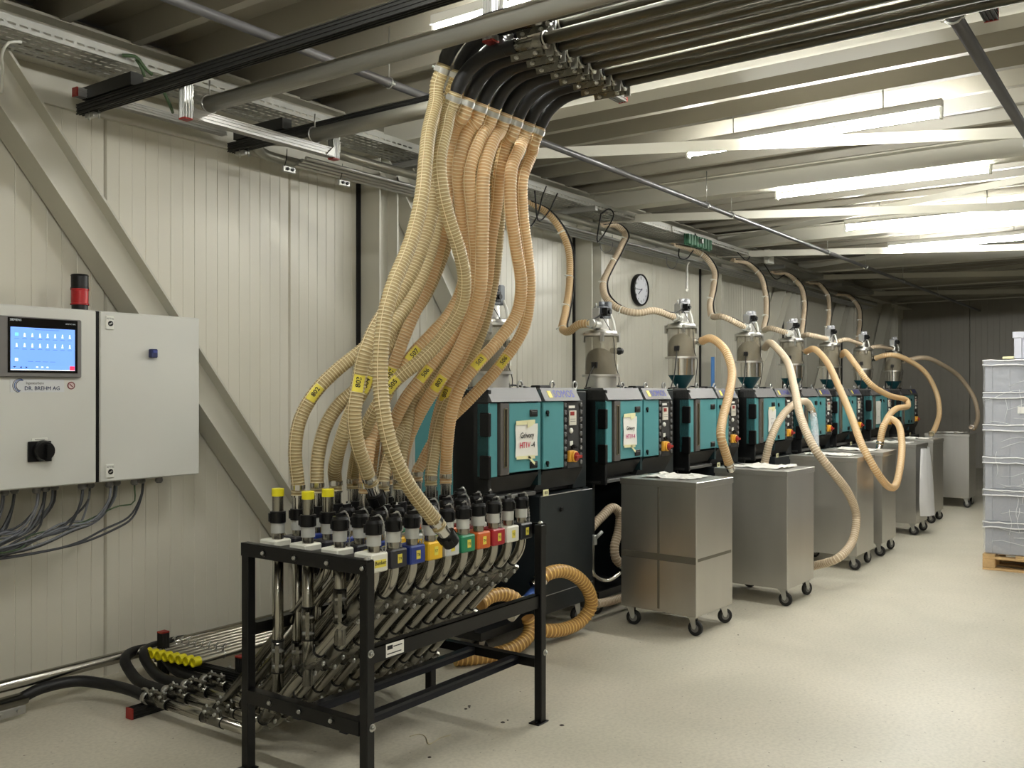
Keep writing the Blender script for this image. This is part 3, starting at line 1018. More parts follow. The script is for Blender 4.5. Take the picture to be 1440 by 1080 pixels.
for (a, b, l) in (((3.07, 4.56, 0), (3.07, 4.56, .265), 'short upright strut with red cap by the wall, carrying the yellow-capped tubes'), ((3.13, 3.97, 0), (3.13, 3.97, .215), 'short upright strut with red cap beside the black rack leg')):
    capped('floor_post', a, b, .045, l, 'post', ALUD, (1,), (0, 1, 0), group='floor posts')
o = capped('floor_strut', (2.62, 4.16, .028), (4.4, 4.16, .028), .05, 'slotted strut lying on the floor with red end cap, under the floor pipes', 'strut', ALUD, (0,))
mb = MB()
mb.tube([(2.7, 4.2 - .04 + .036 * math.cos(q), .09 + .036 * math.sin(q)) for q in [PI * k / 10 - PI * .1 for k in range(13)]], .008, 6)
mb.build('pipe_saddle', PIPEG, o)
capped('cross_strut', (3.07, 4.62, .12), (3.12, 3.9, .12), .04, 'slotted strut carrying the yellow-capped tubes', 'strut', ALUD, ())

# ================================================================ hanging hose bundle
YB = 3.12


def top_anchor(layer, j):
    return V((3.15 + .093 * j, 2.565, 2.865)) if layer == 0 else V((3.07 + .1 * j, 2.565, 2.965))


def sticker(P, i, txt, r, parent, ln=.075, flip=False, ang=.62):
    # curved label band on the camera side of the hose with printed number
    s = 0.; k0 = i
    while k0 > 0 and s < ln / 2:
        s += (P[k0] - P[k0 - 1]).length; k0 -= 1
    k1 = i; s = 0.
    while k1 < len(P) - 1 and s < ln / 2:
        s += (P[k1 + 1] - P[k1]).length; k1 += 1
    mb = MB(); vs = []; st = max(1, (k1 - k0) // 6)
    ks = list(range(k0, k1 + 1, st)); n = 7
    for k in ks:
        t = (P[min(k + 1, len(P) - 1)] - P[max(k - 1, 0)]).normalized()
        to = (V((0, 0, H)) - P[k]); to = (to - t * to.dot(t)).normalized(); sd = t.cross(to)
        for q in range(n):
            a = ang * (q / (n - 1) * 2 - 1) * 1.25
            vs.append(P[k] + (to * math.cos(a) + sd * math.sin(a)) * (r * 1.045))
    mb.add(vs, [(a * n + q, a * n + q + 1, (a + 1) * n + q + 1, (a + 1) * n + q) for a in range(len(ks) - 1) for q in range(n - 1)], 0, True)
    t = (P[k1] - P[k0]).normalized(); to = (V((0, 0, H)) - P[i]); to = (to - t * to.dot(t)).normalized()
    xa = t if flip else -t
    if xa.z < 0: xa = -xa
    ya = to.cross(xa)
    mid = (P[k0] + P[k1]) / 2
    text(mb, txt, .03, mid + to * (r * 1.08) + (P[i] - mid) * 1.0 + xa * .008, xa, ya, 1)
    mb.build('number_sticker', [STICK, INK], parent)


def clampband(mb, P, i, r, m=0, ln=.012):
    t = (P[min(i + 1, len(P) - 1)] - P[max(i - 1, 0)]).normalized()
    c = P[i]
    mb.lathe(c - t * ln, [(r * .9, 0), (r * 1.09, 0), (r * 1.09, 2 * ln), (r * .9, 2 * ln)], 16, m, t)
    u = t.orthogonal().normalized()
    to = V((0, 0, H)) - c; to = (to - t * to.dot(t)).normalized(); sd = t.cross(to)
    q = c + (to * .75 + sd * .66) * (r * 1.15)
    mb.obox(q, t * ln * .9, to * .006, sd * .012, m)
    mb.cyl(q - sd * .02, q + sd * .022, .0045, 6, m)


def conv_hose(label, layer, j, pts, end, txt=None, ti=None, last='nut', r=.0305):
    """pts: (px, py, Y) picture-derived points turned into space; end: port (c, r) or a free end point"""
    a = top_anchor(layer, j)
    P = [a + V((0, -.008, .018)), a, a + V((0, .03, -.06))]
    P += [at(*q) for q in pts]
    if isinstance(end, tuple) and len(end) == 2:
        e = V((PX[end[0]], PY[end[1]], 1.04)); P += [e + V((0, 0, .14)), e + V((0, 0, .09))]; tail = V((0, 0, -1))
    else:
        e = V(end); tail = (e - P[-1]).normalized(); P.append(e - tail * .09)
    root = thing('conveying_hose', e, label, 'hose', 'ribbed conveying hoses')
    mb = MB()
    S = hose_mesh(mb, P, r)
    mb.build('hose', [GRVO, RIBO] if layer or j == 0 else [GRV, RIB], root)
    # stiffening stripe along the hose
    fr = frames(S)
    mb = MB(); off = []
    for k in range(6, len(S) - 6, 5):
        t_, u_, v_ = fr[k]
        to = (V((0, 0, H)) - S[k]); to = (to - t_ * to.dot(t_)).normalized()
        off.append(S[k] + (to * math.cos(.35 + .5 * j % 1.1) + t_.cross(to) * math.sin(.35 + .5 * j % 1.1)) * r * 1.03)
    mb.tube(off, .0016, 4)
    mb.build('seam_line', [RIB], root)
    mb = MB(); clampband(mb, S, 7, r)
    mb.build('hose_clamp', ZINC, root)
    q = S[-1]
    d = tail
    mb = MB(); mb.lathe(q - d * .05, [(r * .9, 0), (r * 1.06, 0), (r * 1.06, .02), (r * .95, .02)], 16, 0, d)
    mb.lathe(q - d * .005, [(r * .9, 0), (r * 1.04, 0), (r * 1.04, .008), (r * .86, .008), (r * .86, .06)], 16, 0, d)
    t_, u, v = fr[-1]
    mb.obox(q - d * .04 + u * r * 1.15, d * .012, u * .007, v * .01, 0)
    mb.build('end_sleeve', STAINP, root)
    mb = MB()
    if last == 'plug':
        mb.lathe(q + d * .045, [(r * .88, 0), (r * 1.2, .002), (r * 1.2, .05), (r * 1.0, .055), (r * .8, .055), (r * .8, .02), (.0001, .02)], 16, 0, d)
        for k in range(3):
            an = 2 * PI * k / 3
            w_ = u * math.cos(an) + v * math.sin(an)
            mb.obox(q + d * .07 + w_ * r * 1.2, d * .018, w_ * .006, w_.cross(d) * .007)
        mb.build('coupling_nut', BLACKP, root)
    if txt:
        # nearest sample to the sticker's picture position
        def px(p):
            dd = p.x * CT + p.y * ST; l = p.x * ST - p.y * CT
            return CX + F * l / dd, CY - F * (p.z - H) / dd
        i = min(range(len(S)), key=lambda k: (px(S[k])[0] - ti[0]) ** 2 + (px(S[k])[1] - ti[1]) ** 2)
        sticker(S, i, txt, r, root)
    return root


y0, y1 = 2.72, 3.05
CH = conv_hose
# lower layer, seen in front; from the right edge to the left
CH('outermost hose on the dryer side, with 506 sticker, its end behind the 503 hose', 0, 7, [(748, 215, 2.64), (735, 250, 2.66), (735, 300, 2.7), (742, 360, 2.72), (745, 410, 2.75), (737, 460, 2.8), (706, 510, 2.88), (662, 560, 2.98), (634, 588, 3.08), (609, 622, 3.14), (593, 652, 3.17)], (8, 3), '506', (706, 510))
CH('hose with 503 sticker swinging beside the 506 hose in front of the first hopper', 0, 6, [(730, 210, 2.6), (719, 240, 2.6), (718, 290, 2.6), (725, 345, 2.62), (733, 400, 2.65), (727, 440, 2.7), (700, 480, 2.75), (672, 511, 2.8), (649, 541, 2.85), (635, 580, 2.9), (629, 625, 2.95)], (8, 2), '503', (672, 511))
CH('hose with upright 803 sticker, second to the left of the 503 hose', 0, 5, [(712, 200, 2.63), (703, 240, 2.67), (698, 290, 2.72), (690, 340, 2.76), (684, 400, 2.8), (672, 450, 2.85), (650, 500, 2.92), (627, 550, 3.0), (615, 590, 3.06), (608, 635, 3.12)], (9, 3), '803', (626, 553))
CH('thick-looking hose with slanting 803 sticker running down the middle of the bundle', 0, 4, [(695, 195, 2.58), (681, 240, 2.58), (679, 300, 2.6), (678, 350, 2.62), (675, 410, 2.66), (664, 450, 2.72), (642, 500, 2.8), (616, 540, 2.88), (592, 578, 2.98), (571, 625, 3.08)], (7, 3), '803', (617, 538))
CH('hose with slanting 506 sticker between the middle 803 hose and the 507 hose', 0, 3, [(678, 190, 2.6), (660, 240, 2.62), (664, 310, 2.66), (668, 370, 2.7), (660, 428, 2.76), (632, 478, 2.84), (597, 526, 2.92), (568, 565, 3.0), (549, 610, 3.08), (542, 650, 3.14)], (6, 3), '506', (597, 526))
CH('hose with 507 sticker slanting left behind the greenish 505 hose', 0, 2, [(660, 180, 2.62), (646, 230, 2.66), (650, 300, 2.72), (655, 350, 2.76), (652, 400, 2.78), (634, 440, 2.82), (608, 470, 2.86), (580, 500, 2.92), (548, 545, 3.0), (530, 600, 3.1), (523, 645, 3.16)], (5, 3), '507', (580, 499))
CH('hose with steep 507 sticker in the back of the bundle, left of the slanting 507', 0, 1, [(640, 180, 2.66), (632, 230, 2.72), (627, 290, 2.78), (618, 345, 2.82), (602, 400, 2.86), (580, 445, 2.9), (560, 495, 2.95), (546, 535, 2.99), (527, 585, 3.0), (517, 640, 2.99)], (3, 2), '507', (549, 528))
CH('greenish hose with 505 sticker crossing the front of the bundle', 0, 0, [(627, 180, 2.58), (618, 225, 2.56), (622, 270, 2.55), (632, 310, 2.55), (645, 350, 2.55), (653, 392, 2.57), (648, 432, 2.62), (622, 475, 2.7), (590, 508, 2.76), (556, 536, 2.84), (524, 582, 2.94), (506, 625, 3.05), (499, 655, 3.14)], (4, 3), '505', (552, 541))
# upper layer
CH('free hanging hose with black coupling nut dangling in front of the yellow plate', 1, 0, [(613, 140, 2.6), (603, 185, 2.56), (598, 230, 2.52), (594, 270, 2.5), (585, 315, 2.5), (572, 355, 2.5), (555, 395, 2.5), (542, 440, 2.5), (536, 490, 2.5), (535, 535, 2.5), (539, 580, 2.48), (550, 630, 2.46), (573, 680, 2.44)], tuple(at(634, 762, 2.42)), None, None, 'plug')
CH('hose with 803 sticker ending in a tilted chrome sleeve at the front of the rack', 1, 1, [(628, 150, 2.64), (622, 200, 2.62), (614, 250, 2.62), (607, 300, 2.62), (594, 345, 2.63), (578, 385, 2.65), (556, 420, 2.68), (531, 455, 2.7), (513, 497, 2.72), (504, 540, 2.75), (498, 585, 2.76), (503, 625, 2.77), (513, 655, 2.78)], tuple(at(531, 706, 2.8)), '803', (505, 540), 'plug')
CH('hose with 504 sticker tucked behind the left 803 hose', 1, 2, [(636, 200, 2.74), (622, 260, 2.76), (613, 320, 2.78), (600, 370, 2.8), (578, 420, 2.83), (545, 470, 2.86), (526, 510, 2.9), (514, 542, 2.94), (496, 575, 3.0), (480, 620, 3.06), (471, 660, 3.14)], (3, 3), '504', (517, 540))
CH('outermost hose on the left with 802 sticker arching over the brace', 1, 3, [(645, 230, 2.82), (630, 290, 2.84), (610, 350, 2.86), (585, 405, 2.9), (550, 455, 2.95), (508, 493, 3.02), (473, 521, 3.08), (443, 552, 3.13), (422, 590, 3.17), (415, 635, 3.18)], (1, 3), '802', (441, 553))
CH('hose without sticker inside the 802 hose, second from the left at the rack', 1, 4, [(655, 230, 2.84), (640, 300, 2.87), (622, 360, 2.9), (598, 415, 2.93), (566, 460, 2.96), (532, 505, 3.0), (504, 545, 3.06), (478, 568, 3.12), (458, 600, 3.16), (447, 645, 3.18)], (2, 3))
CH('hose without sticker reaching the ninth pipe of the rear row, behind both 803 hoses', 1, 5, [(672, 230, 2.84), (668, 300, 2.88), (666, 360, 2.92), (655, 430, 2.95), (630, 490, 3.0), (600, 540, 3.04), (572, 590, 3.04), (551, 630, 3.02), (541, 660, 3.0)], (4, 2))
CH('hose without sticker in the back of the bundle, ending among the capped pipes', 1, 6, [(690, 230, 2.8), (684, 300, 2.84), (672, 370, 2.88), (640, 450, 2.92), (605, 510, 2.98), (583, 560, 3.02), (569, 610, 3.02), (563, 655, 3.0)], (5, 2))
CH('hose without sticker behind the 506 and 503 hoses, ending behind the black caps', 1, 7, [(712, 225, 2.72), (704, 280, 2.78), (700, 340, 2.82), (693, 400, 2.86), (676, 470, 2.92), (648, 530, 2.98), (622, 580, 3.0), (610, 640, 3.0)], (7, 2))

# ================================================================ dryers
FY = 3.3


def caster(mb_parent, x, y, r=.045, ang=0., name='caster', parent=None, top=None):
    top = top or 2 * r + .035
    root = None
    mb = MB()
    ca, sa = math.cos(ang), math.sin(ang)
    d = V((ca, sa, 0)); n = V((-sa, ca, 0))
    c = V((x, y, r)) + d * .018
    mb.lathe(c - n * .013, [(r * .55, -.001), (r * .9, 0), (r, .005), (r, .021), (r * .9, .026), (r * .55, .027)], 20, 0, n)
    mb.lathe(c - n * .012, [(.0001, 0), (r * .56, 0), (r * .56, .024), (.0001, .024)], 16, 1, n)
    for s in (-1, 1):
        q = V((x, y, 0))
        pts = [c + n * (.017 * s) - V((0, 0, .008)), c + n * (.017 * s) + V((0, 0, .010)) + d * .012, q + n * (.017 * s) + d * .024 + V((0, 0, top - .012)), q + n * (.017 * s) - d * .024 + V((0, 0, top - .012)), c + n * (.017 * s) - d * .014 + V((0, 0, -.004))]
        o = [p + n * (.0015 * s) for p in pts]
        k = len(pts)
        mb.add(pts + o, [list(range(k)), list(range(k, 2 * k))[::-1]] + [(i, (i + 1) % k, k + (i + 1) % k, k + i) for i in range(k)], 2)
    mb.obox(V((x, y, top - .008)), d * .03, n * .026, (0, 0, .006), 2).cyl((x, y, top - .004), (x, y, top), .02, 10, 2)
    mb.cyl(c - n * .02, c + n * .02, .006, 8, 2)
    return mb.build(name, [RUBBER, GREYB, ZINC], mb_parent, local=True)


def dryer(label):
    D = thing('dryer', (0, 0, 0), label, 'machine', 'row of teal material dryers')
    B = lambda: MB()
    W = 1.21
    k = dict(local=True)
    B().box(0, W, .1, .56, .93, 1.585, 0, .006).build('body', DARKB, D, **k)
    B().box(0, .03, -.005, .25, .93, 1.6, 0, .004).box(0, .03, .1, .56, .17, .93).build('left_frame', DARKB, D, **k)
    B().box(-.006, 0, .26, .56, .2, 1.575, 0, .002).build('side_panel', TEAL, D, **k)
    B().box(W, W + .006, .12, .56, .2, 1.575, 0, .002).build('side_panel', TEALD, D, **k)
    B().box(-.004, W, .3, .56, 1.585, 1.603, 0, .003).build('top_panel', TEAL, D, **k)
    B().box(.0, W, .5, .56, .17, .93).box(.0, .56, .05, .56, .12, .17).build('rear_plate', DARKB, D, **k)
    lc = B().box(.55, W - .012, .0, .5, .165, .925, 0, .006).build('lower_cabinet', DARK, D, **k)
    B().box(.555, 1.03, -.003, 0, .922, .928).box(.56, 1.19, -.002, 0, .285, .289).build('edge_strip', M('edge_grey', (150, 150, 146), .5), lc, local=True)
    B().cyl((.78, 0, .82), (.78, -.006, .82), .012, 10).box(.776, .80, -.014, -.005, .81, .835).build('lock', BLACKP, lc, local=True)
    B().box(.575, .635, -.006, -.002, .925, .965).box(.59, .597, -.0065, -.006, .935, .955, 1).box(.602, .609, -.0065, -.006, .935, .955, 1).box(.614, .62, -.0065, -.006, .935, .955, 1).build('cream_tag', [TAPE, INK], lc, local=True)
    B().box(W - .17, W - .003, .06, .12, .93, 1.59, 0, .004).box(W - .06, W, .05, .5, .17, .93).build('right_frame', DARK, D, **k)
    # hinge side of the left door
    ld = B().box(.185, .525, -.02, .06, 1.10, 1.52, 0, .004).build('left_door', TEAL, D, **k)
    B().box(.0, .08, -.012, .08, 1.085, 1.52, 0, .004).build('hinge_strip', TEAL, ld, local=True)
    ws = B().box(.095, .185, -.024, .05, 1.09, 1.52, 0, .004).build('window_strip', M('dark_grey_strip', (84, 80, 76), .5), ld, local=True)
    B().box(.128, .134, -.028, -.022, 1.14, 1.485).box(.152, .158, -.028, -.022, 1.14, 1.485).box(.128, .158, -.028, -.022, 1.137, 1.143).box(.128, .158, -.028, -.022, 1.482, 1.488).box(.134, .152, -.0245, -.022, 1.143, 1.482, 1).build('window_slit', [M('brass_edge', (150, 140, 112), .35, .8), BLACKP], ld, local=True)
    for z in (1.455, 1.135):
        B().box(.40, .485, -.026, -.018, z - .022, z + .022, 0, .004).box(.41, .475, -.028, -.024, z - .008, z + .012, 1, .002).build('pull_latch', [BLACKP, DARKB], ld, local=True)
    for z in (1.40, 1.15):
        B().box(-.018, .012, -.02, .05, z - .075, z + .065, 0, .006).build('hinge', BLACKP, ld, local=True)
    rd = B().box(.558, .80, -.016, .06, 1.095, 1.525, 0, .004).build('right_door', TEAL, D, **k)
    for z in (1.455, 1.135):
        B().cyl((.60, -.016, z), (.60, -.026, z), .014, 12).box(.592, .602, -.03, -.02, z - .024, z - .002).build('turn_lock', BLACKP, rd, local=True)
    B().box(.525, .558, 0, .07, 1.0, 1.6).build('door_gap_post', M('dark_teal_post', (16, 44, 48), .5), D, **k)
    cp = B().box(.80, 1.045, -.012, .07, 1.08, 1.525, 0, .003).build('control_panel', BLACKP, D, **k)
    B().box(.845, .985, -.015, -.012, 1.085, 1.52).build('panel_face', M('panel_dark_grey', (46, 46, 46), .5), cp, local=True)
    for x in (.82, 1.015):
        mb = B()
        for i in range(9):
            z = 1.115 + i * .048
            mb.lathe((x, -.012, z), [(.016, -.001), (.016, .006), (.011, .009), (.0001, .007)], 12, 0, (0, -1, 0))
        mb.build('hole_plugs', M('plug_grey', (92, 92, 92), .4), cp, local=True)
    B().box(.86, .945, -.024, -.014, 1.365, 1.462, 0, .002).box(.868, .915, -.026, -.024, 1.43, 1.456, 1).box(.87, .93, -.0255, -.024, 1.39, 1.393, 2).box(.87, .93, -.0255, -.024, 1.405, 1.408, 2).build('controller', [M('cream_display', (214, 210, 196), .5), M('red_display', (140, 40, 36), .3), GREYB], cp, local=True)
    B().box(.86, .935, -.017, -.014, 1.478, 1.495).build('name_strip', PAPER, cp, local=True)
    B().lathe((.885, -.014, 1.33), [(.018, 0), (.018, .008), (.012, .014), (.0001, .015)], 14, 0, (0, -1, 0)).build('signal_lamp', WHITEP, cp, local=True)
    B().box(.872, .91, -.018, -.014, 1.232, 1.262).cyl((.905, -.014, 1.222), (.905, -.026, 1.222), .016, 12, 1).obox((.915, -.032, 1.225), (.02, 0, -.008), (0, .006, 0), (.003, 0, .006), 1).build('toggle_switch', [WHITEP, BLACKP], cp, local=True)
    ms = B().box(.845, .915, -.034, -.012, 1.125, 1.2, 0, .004).lathe((.9, -.034, 1.16), [(.038, 0), (.038, .012), (.030, .016)], 18, 0, (0, -1, 0)).build('main_switch', M('switch_yellow', (226, 168, 60), .45), cp, local=True)
    B().lathe((.9, -.046, 1.16), [(.030, 0), (.028, .012), (.0001, .013)], 16, 0, (0, -1, 0)).obox((.905, -.064, 1.16), (.034, 0, 0), (0, .008, 0), (0, 0, .009)).build('switch_knob', M('switch_red', (170, 44, 34), .4), ms, local=True)
    # sloping fascias and lower skirts
    f1 = B().prism([(-.03, 1.528), (.015, 1.612), (.14, 1.612), (.14, 1.528)], 'x', .0, .52).build('left_fascia', FASC, D, **k)
    f2 = B().prism([(-.03, 1.528), (.015, 1.612), (.14, 1.612), (.14, 1.528)], 'x', .562, .985).build('right_fascia', FASC, D, **k)
    nrm = V((0, -.084, .045)).normalized(); ya = V((0, .045, .084)).normalized()
    mb = B(); text(mb, 'SOMOS', .074, V((.81, -.0075, 1.57)) + nrm * .0015, (1, 0, 0), ya, 0)
    mb.build('lettering', INKV, f2, local=True)
    c = V((.645, -.0075, 1.57)) + nrm * .001
    B().obox(c, (.02, 0, .0), ya * .024, nrm * .001).build('small_sticker', STICK, f2, local=True)
    B().prism([(-.012, 1.085), (.06, .985), (.1, .985), (.1, 1.085)], 'x', .0, .52).build('left_skirt', SKIRT, D, **k)
    B().prism([(-.012, 1.085), (.06, .96), (.1, .96), (.1, 1.085)], 'x', .562, 1.045).build('right_skirt', SKIRT, D, **k)
    B().box(.0, .545, .03, .3, .935, .96, 0, .003).build('tray_lip', M('lip_grey', (92, 92, 90), .45), D, **k)
    for x in (.25, .62, 1.0, 1.13):
        y = .2 if x < 1.1 else .1
        B().tube([(x + .026 * math.cos(q), y + .006, 1.63 + .026 * math.sin(q)) for q in [2 * PI * i / 14 for i in range(15)]], .007, 6).cyl((x, y + .006, 1.59), (x, y + .006, 1.605), .014, 8).build('eye_bolt', ALU, D, **k)
    B().tube(smooth_path([(.12, .24, 1.61), (.3, .2, 1.625), (.45, .22, 1.612), (.6, .25, 1.63), (.72, .2, 1.612), (.9, .26, 1.615)], .03), .006, 6).box(.84, .98, .2, .28, 1.6, 1.63, 0, .008).build('top_cable', CABK, D, **k)
    for x, y, a in ((.08, .1, 2.6), (.66, .08, .5), (1.13, .1, -.5), (.08, .46, 2.), (1.13, .46, 1.)):
        caster(D, x, y, .055, a, top=.165)
    return D


DX = [4.36, 5.72, 7.08, 8.53, 9.85, 11.08, 12.55, 14.12]
DL = ['teal dryer next to the black rack, with a taped note and readable blue lettering', 'teal dryer behind the first steel cart, with a taped note',
      'teal dryer without a note, behind the second steel cart', 'teal dryer half hidden by a pale hose, with a white note and stains',
      'teal dryer with a clear bag hanging before its door, behind the third steel cart', 'teal dryer without a note, crossed by the long yellowish hose',
      'teal dryer with a long white note, in the dim part of the row', 'teal dryer at the dark far end of the row']
d0 = dryer(DL[0])
DRY = []
for i, x in enumerate(DX):
    o = d0 if i == 0 else copy_tree(d0)
    o.location = (x, FY, 0); o['label'] = DL[i]
    DRY.append(o)


def note(x, zc, wd, hg, label, lines, tilt=0., tape=True):
    root = thing('paper_note', (x, FY - .024, zc), label, 'note', 'notes on the dryer doors')
    mb = MB(); n = 6
    ct, st = math.cos(tilt), math.sin(tilt)
    rot = lambda u, v: (x + u * ct - v * st, zc + u * st + v * ct)
    vs = []
    for i in range(n + 1):
        for j in range(n + 1):
            u = wd * (i / n - .5); v = hg * (j / n - .5)
            px, pz = rot(u, v)
            vs.append((px, FY - .0235 - .004 * math.sin(i * 1.3 + j * .6) ** 2 - .002, pz))
    mb.add(vs, [(i * (n + 1) + j, (i + 1) * (n + 1) + j, (i + 1) * (n + 1) + j + 1, i * (n + 1) + j + 1) for i in range(n) for j in range(n)], 0, True)
    mb.build('sheet', PAPER, root)
    if tape:
        mb = MB()
        a, b = rot(-wd * .5, hg * .5); c, d = rot(wd * .36, hg * .52)
        mb.obox(((a + c) / 2, FY - .031, (b + d) / 2 + .008), ((c - a) / 2, 0, (d - b) / 2), (0, .0006, 0), (0, 0, .013))
        mb.build('tape', TAPE, root); mb = MB()
        a, b = rot(wd * .05, hg * .5)
        mb.obox((a + .02, FY - .032, b), (.03, 0, .008), (0, .0006, 0), (-.004, 0, .016))
        mb.build('tape', TAPE, root); mb = MB()
        a, b = rot(-wd * .06, -hg * .52)
        mb.obox((a, FY - .031, b), (wd * .42, 0, -.002), (0, .0006, 0), (0, 0, .01))
        mb.build('tape', TAPE, root); mb = MB()
        a, b = rot(wd * .2, -hg * .62)
        mb.obox((a, FY - .031, b), (.035, 0, -.024), (0, .0006, 0), (.004, 0, .007))
        mb.build('tape', TAPE, root)
    for (t, dz, s, m) in lines:
        mb = MB(); px, pz = rot(0, dz)
        text(mb, t, s, (px, FY - .0315, pz), (ct, 0, st), (-st, 0, ct), 0, .92)
        mb.build('lettering', m, root)
    return root


note(DX[0] + .36, 1.29, .235, .20, 'white note with black and red lettering taped on the dryer beside the black rack', [('Grivory', .03, .05, INK), ], .0)
mb = MB(); text(mb, 'HT1V', .05, (DX[0] + .36 - .025, FY - .0318, 1.26), (1, 0, 0), (0, 0, 1), 0, .92)
mb.build('lettering', INKR, bpy.data.objects['paper_note'])
mb = MB(); text(mb, '-4', .05, (DX[0] + .36 + .062, FY - .0318, 1.26), (1, 0, 0), (0, 0, 1))
mb.build('lettering', INK, bpy.data.objects['paper_note'])
note(DX[1] + .32, 1.30, .2, .21, 'white note with violet lettering taped on the second dryer, behind the first cart', [('Grivory', .02, .042, INK), ('HT1V-4', -.04, .046, M('magenta_ink', (190, 40, 120), .6, var=0))], .0)
note(DX[3] + .40, 1.30, .2, .22, 'white note with faint grey print on the dryer half hidden by a pale hose', [('- - -', .02, .05, GREYB), ('= =', -.03, .05, GREYB)], 0, True)
note(DX[6] + .3, 1.3, .22, .3, 'long white note on a dryer in the dim part of the row', [('- -', .05, .05, GREYB), ('- -', -.05, .05, GREYB)], 0, False)

# ================================================================ hopper loaders on the dryers
HD = [('steel vacuum hopper half hidden behind the hanging hoses', 0), ('steel vacuum hopper left of the wall clock, with low glass body', 0), ('vacuum hopper right of the wall clock with a pale hose on its side', 1),
      ('vacuum hopper between the clock and the row of smaller ones, dusty glass with dark spiral', 1), ('vacuum hopper behind the long yellowish hose, fifth in the row', 1), ('vacuum hopper in the dim part, sixth in the row', 1),
      ('vacuum hopper in the dim part, seventh in the row', 1), ('small looking vacuum hopper at the far end of the row', 1)]


def hopper(kind):
    h = thing('vacuum_hopper', (0, 0, 0), '', 'hopper', 'vacuum hoppers on the dryers')
    k = dict(local=True)
    dz = .13 if kind else 0.
    r = .118
    zt = 2.0 + dz     # top of the body
    zb = 1.70 + dz * 1.15 if not kind else 1.87
    mb = MB().lathe((0, 0, 0), [(r, zb), (r, zt)], 28)
    mb.build('glass_body', DUSTG, h, **k)
    # conveyed granulate inside: a sloping heap
    mb = MB(); n = 24; vs = [(0, 0, zb + .05)]; base = []
    for i in range(n):
        q = 2 * PI * i / n
        vs.append(((r - .006) * math.cos(q), (r - .006) * math.sin(q), zb + .10 - .13 * math.cos(q - .4) * .8))
    for i in range(n):
        q = 2 * PI * i / n
        vs.append(((r - .006) * math.cos(q), (r - .006) * math.sin(q), zb + .002))
    mb.add(vs, [(0, 1 + i, 1 + (i + 1) % n) for i in range(n)] + [(1 + i, 1 + n + i, 1 + n + (i + 1) % n, 1 + (i + 1) % n) for i in range(n)], 0, True)
    g = mb.build('granulate', M('brown_granulate', (74, 66, 52), .7, var=.3, vs=60), h, **k)
    g['kind'] = 'stuff'
    mb = MB().lathe((0, 0, 0), [(r, zb - .004), (r + .022, zb - .004), (r + .022, zb + .012), (r, zb + .012)], 28)
    mb.build('lower_flange', STAINB, h, **k)
    mb = MB().lathe((0, 0, 0), [(r, zt - .005), (r + .012, zt - .005), (r + .012, zt + .012), (r, zt + .014)], 28)
    for i in range(4):
        q = PI / 2 * i + .6
        mb.box((r + .012) * math.cos(q) - .01, (r + .012) * math.cos(q) + .01, (r + .012) * math.sin(q) - .01, (r + .012) * math.sin(q) + .01, zt - .05, zt + .02)
    mb.build('clamp_ring', STAINB, h, **k)
    if kind:
        mb = MB().lathe((0, 0, 0), [(r - .004, 1.725), (r - .004, zb)], 28)
        mb.build('steel_ring', STAINP, h, **k)
        MB().lathe((0, 0, 0), [(.03, 1.60), (.045, 1.62), (r - .006, 1.726)], 28).build('green_cone', TEALD, h, **k)
        MB().lathe((0, 0, 0), [(.036, 1.6), (.036, 1.64)], 16).build('spigot', STAINP, h, **k)
    else:
        MB().lathe((0, 0, 0), [(r - .004, 1.60), (r - .004, zb)], 28).build('steel_ring', STAINB, h, **k)
    # lid with domed head, inlet stub, motor, valve
    MB().lathe((0, 0, 0), [(r + .006, zt + .014), (r, zt + .03), (.06, zt + .045), (.055, zt + .12), (.0001, zt + .125)], 24).build('lid', STAINB, h, **k)
    MB().cyl((-.03, -.0, zt + .075), (-.24, -.05, zt + .075), .033, 14).lathe((-.20, -.04, zt + .075), [(.033, 0), (.039, 0), (.039, .014), (.033, .014)], 14, 0, (.97, .23, 0)).build('inlet_pipe', GALV, h, **k)
    mo = MB().box(-.035, .055, -.04, .045, zt + .125, zt + .215, 0, .008).cyl((.01, 0, zt + .215), (.01, 0, zt + .25), .022, 12).box(.055, .11, -.035, .035, zt + .13, zt + .255, 0, .008).build('valve_motor', M('light_grey_motor', (190, 190, 194), .4, .3) if kind else M('mid_grey_motor', (110, 114, 120), .4, .3), h, **k)
    MB().box(-.055, .0, -.085, -.035, zt + .14, zt + .2, 0, .004).cyl((-.028, -.085, zt + .17), (-.028, -.1, zt + .17), .016, 10).build('solenoid', BLACKP, mo, local=True)
    MB().box(-.075, -.062, -.03, .03, zt + .1, zt + .2, 0, .003).cyl((-.07, 0, zt + .2), (-.07, 0, zt + .235), .006, 6).build('bracket', ALU, h, **k)
    MB().tube(smooth_path([(.09, -.03, zt + .16), (.1, -.05, zt + .10), (.105, -.06, zt + .02), (.1, -.07, zt - .02)], .012), .010, 8).build('air_muffler', WHITEP, h, **k)
    if kind:
        MB().box(r - .01, r + .014, -.03, -.006, zb + .06, zt + .01).build('level_rail', GREYB, h, **k)
    MB().cyl((r - .01, -.03, zt - .11), (r + .09, -.06, zt - .11), .022, 12).lathe((r + .06, -.05, zt - .11), [(.022, 0), (.028, .0), (.028, .012), (.022, .012)], 12, 0, (.95, -.3, 0)).build('side_outlet', STAINB if kind else BLACKP, h, **k)
    MB().tube(smooth_path([(-.1, -.06, zt + .15), (-.02, -.115, zt - .02), (-.01, -.125, zt - .2), (.06, -.12, zb - .02), (.16, -.05, 1.62)], .03), .003, 5).tube(smooth_path([(-r - .005, -.02, zb + .08), (-.22, -.04, 1.72), (-.28, -.04, 1.62)], .03), .005, 5).box(-r - .02, -r, -.04, .0, zb + .06, zb + .1).build('sensor_cable', CABK, h, **k)
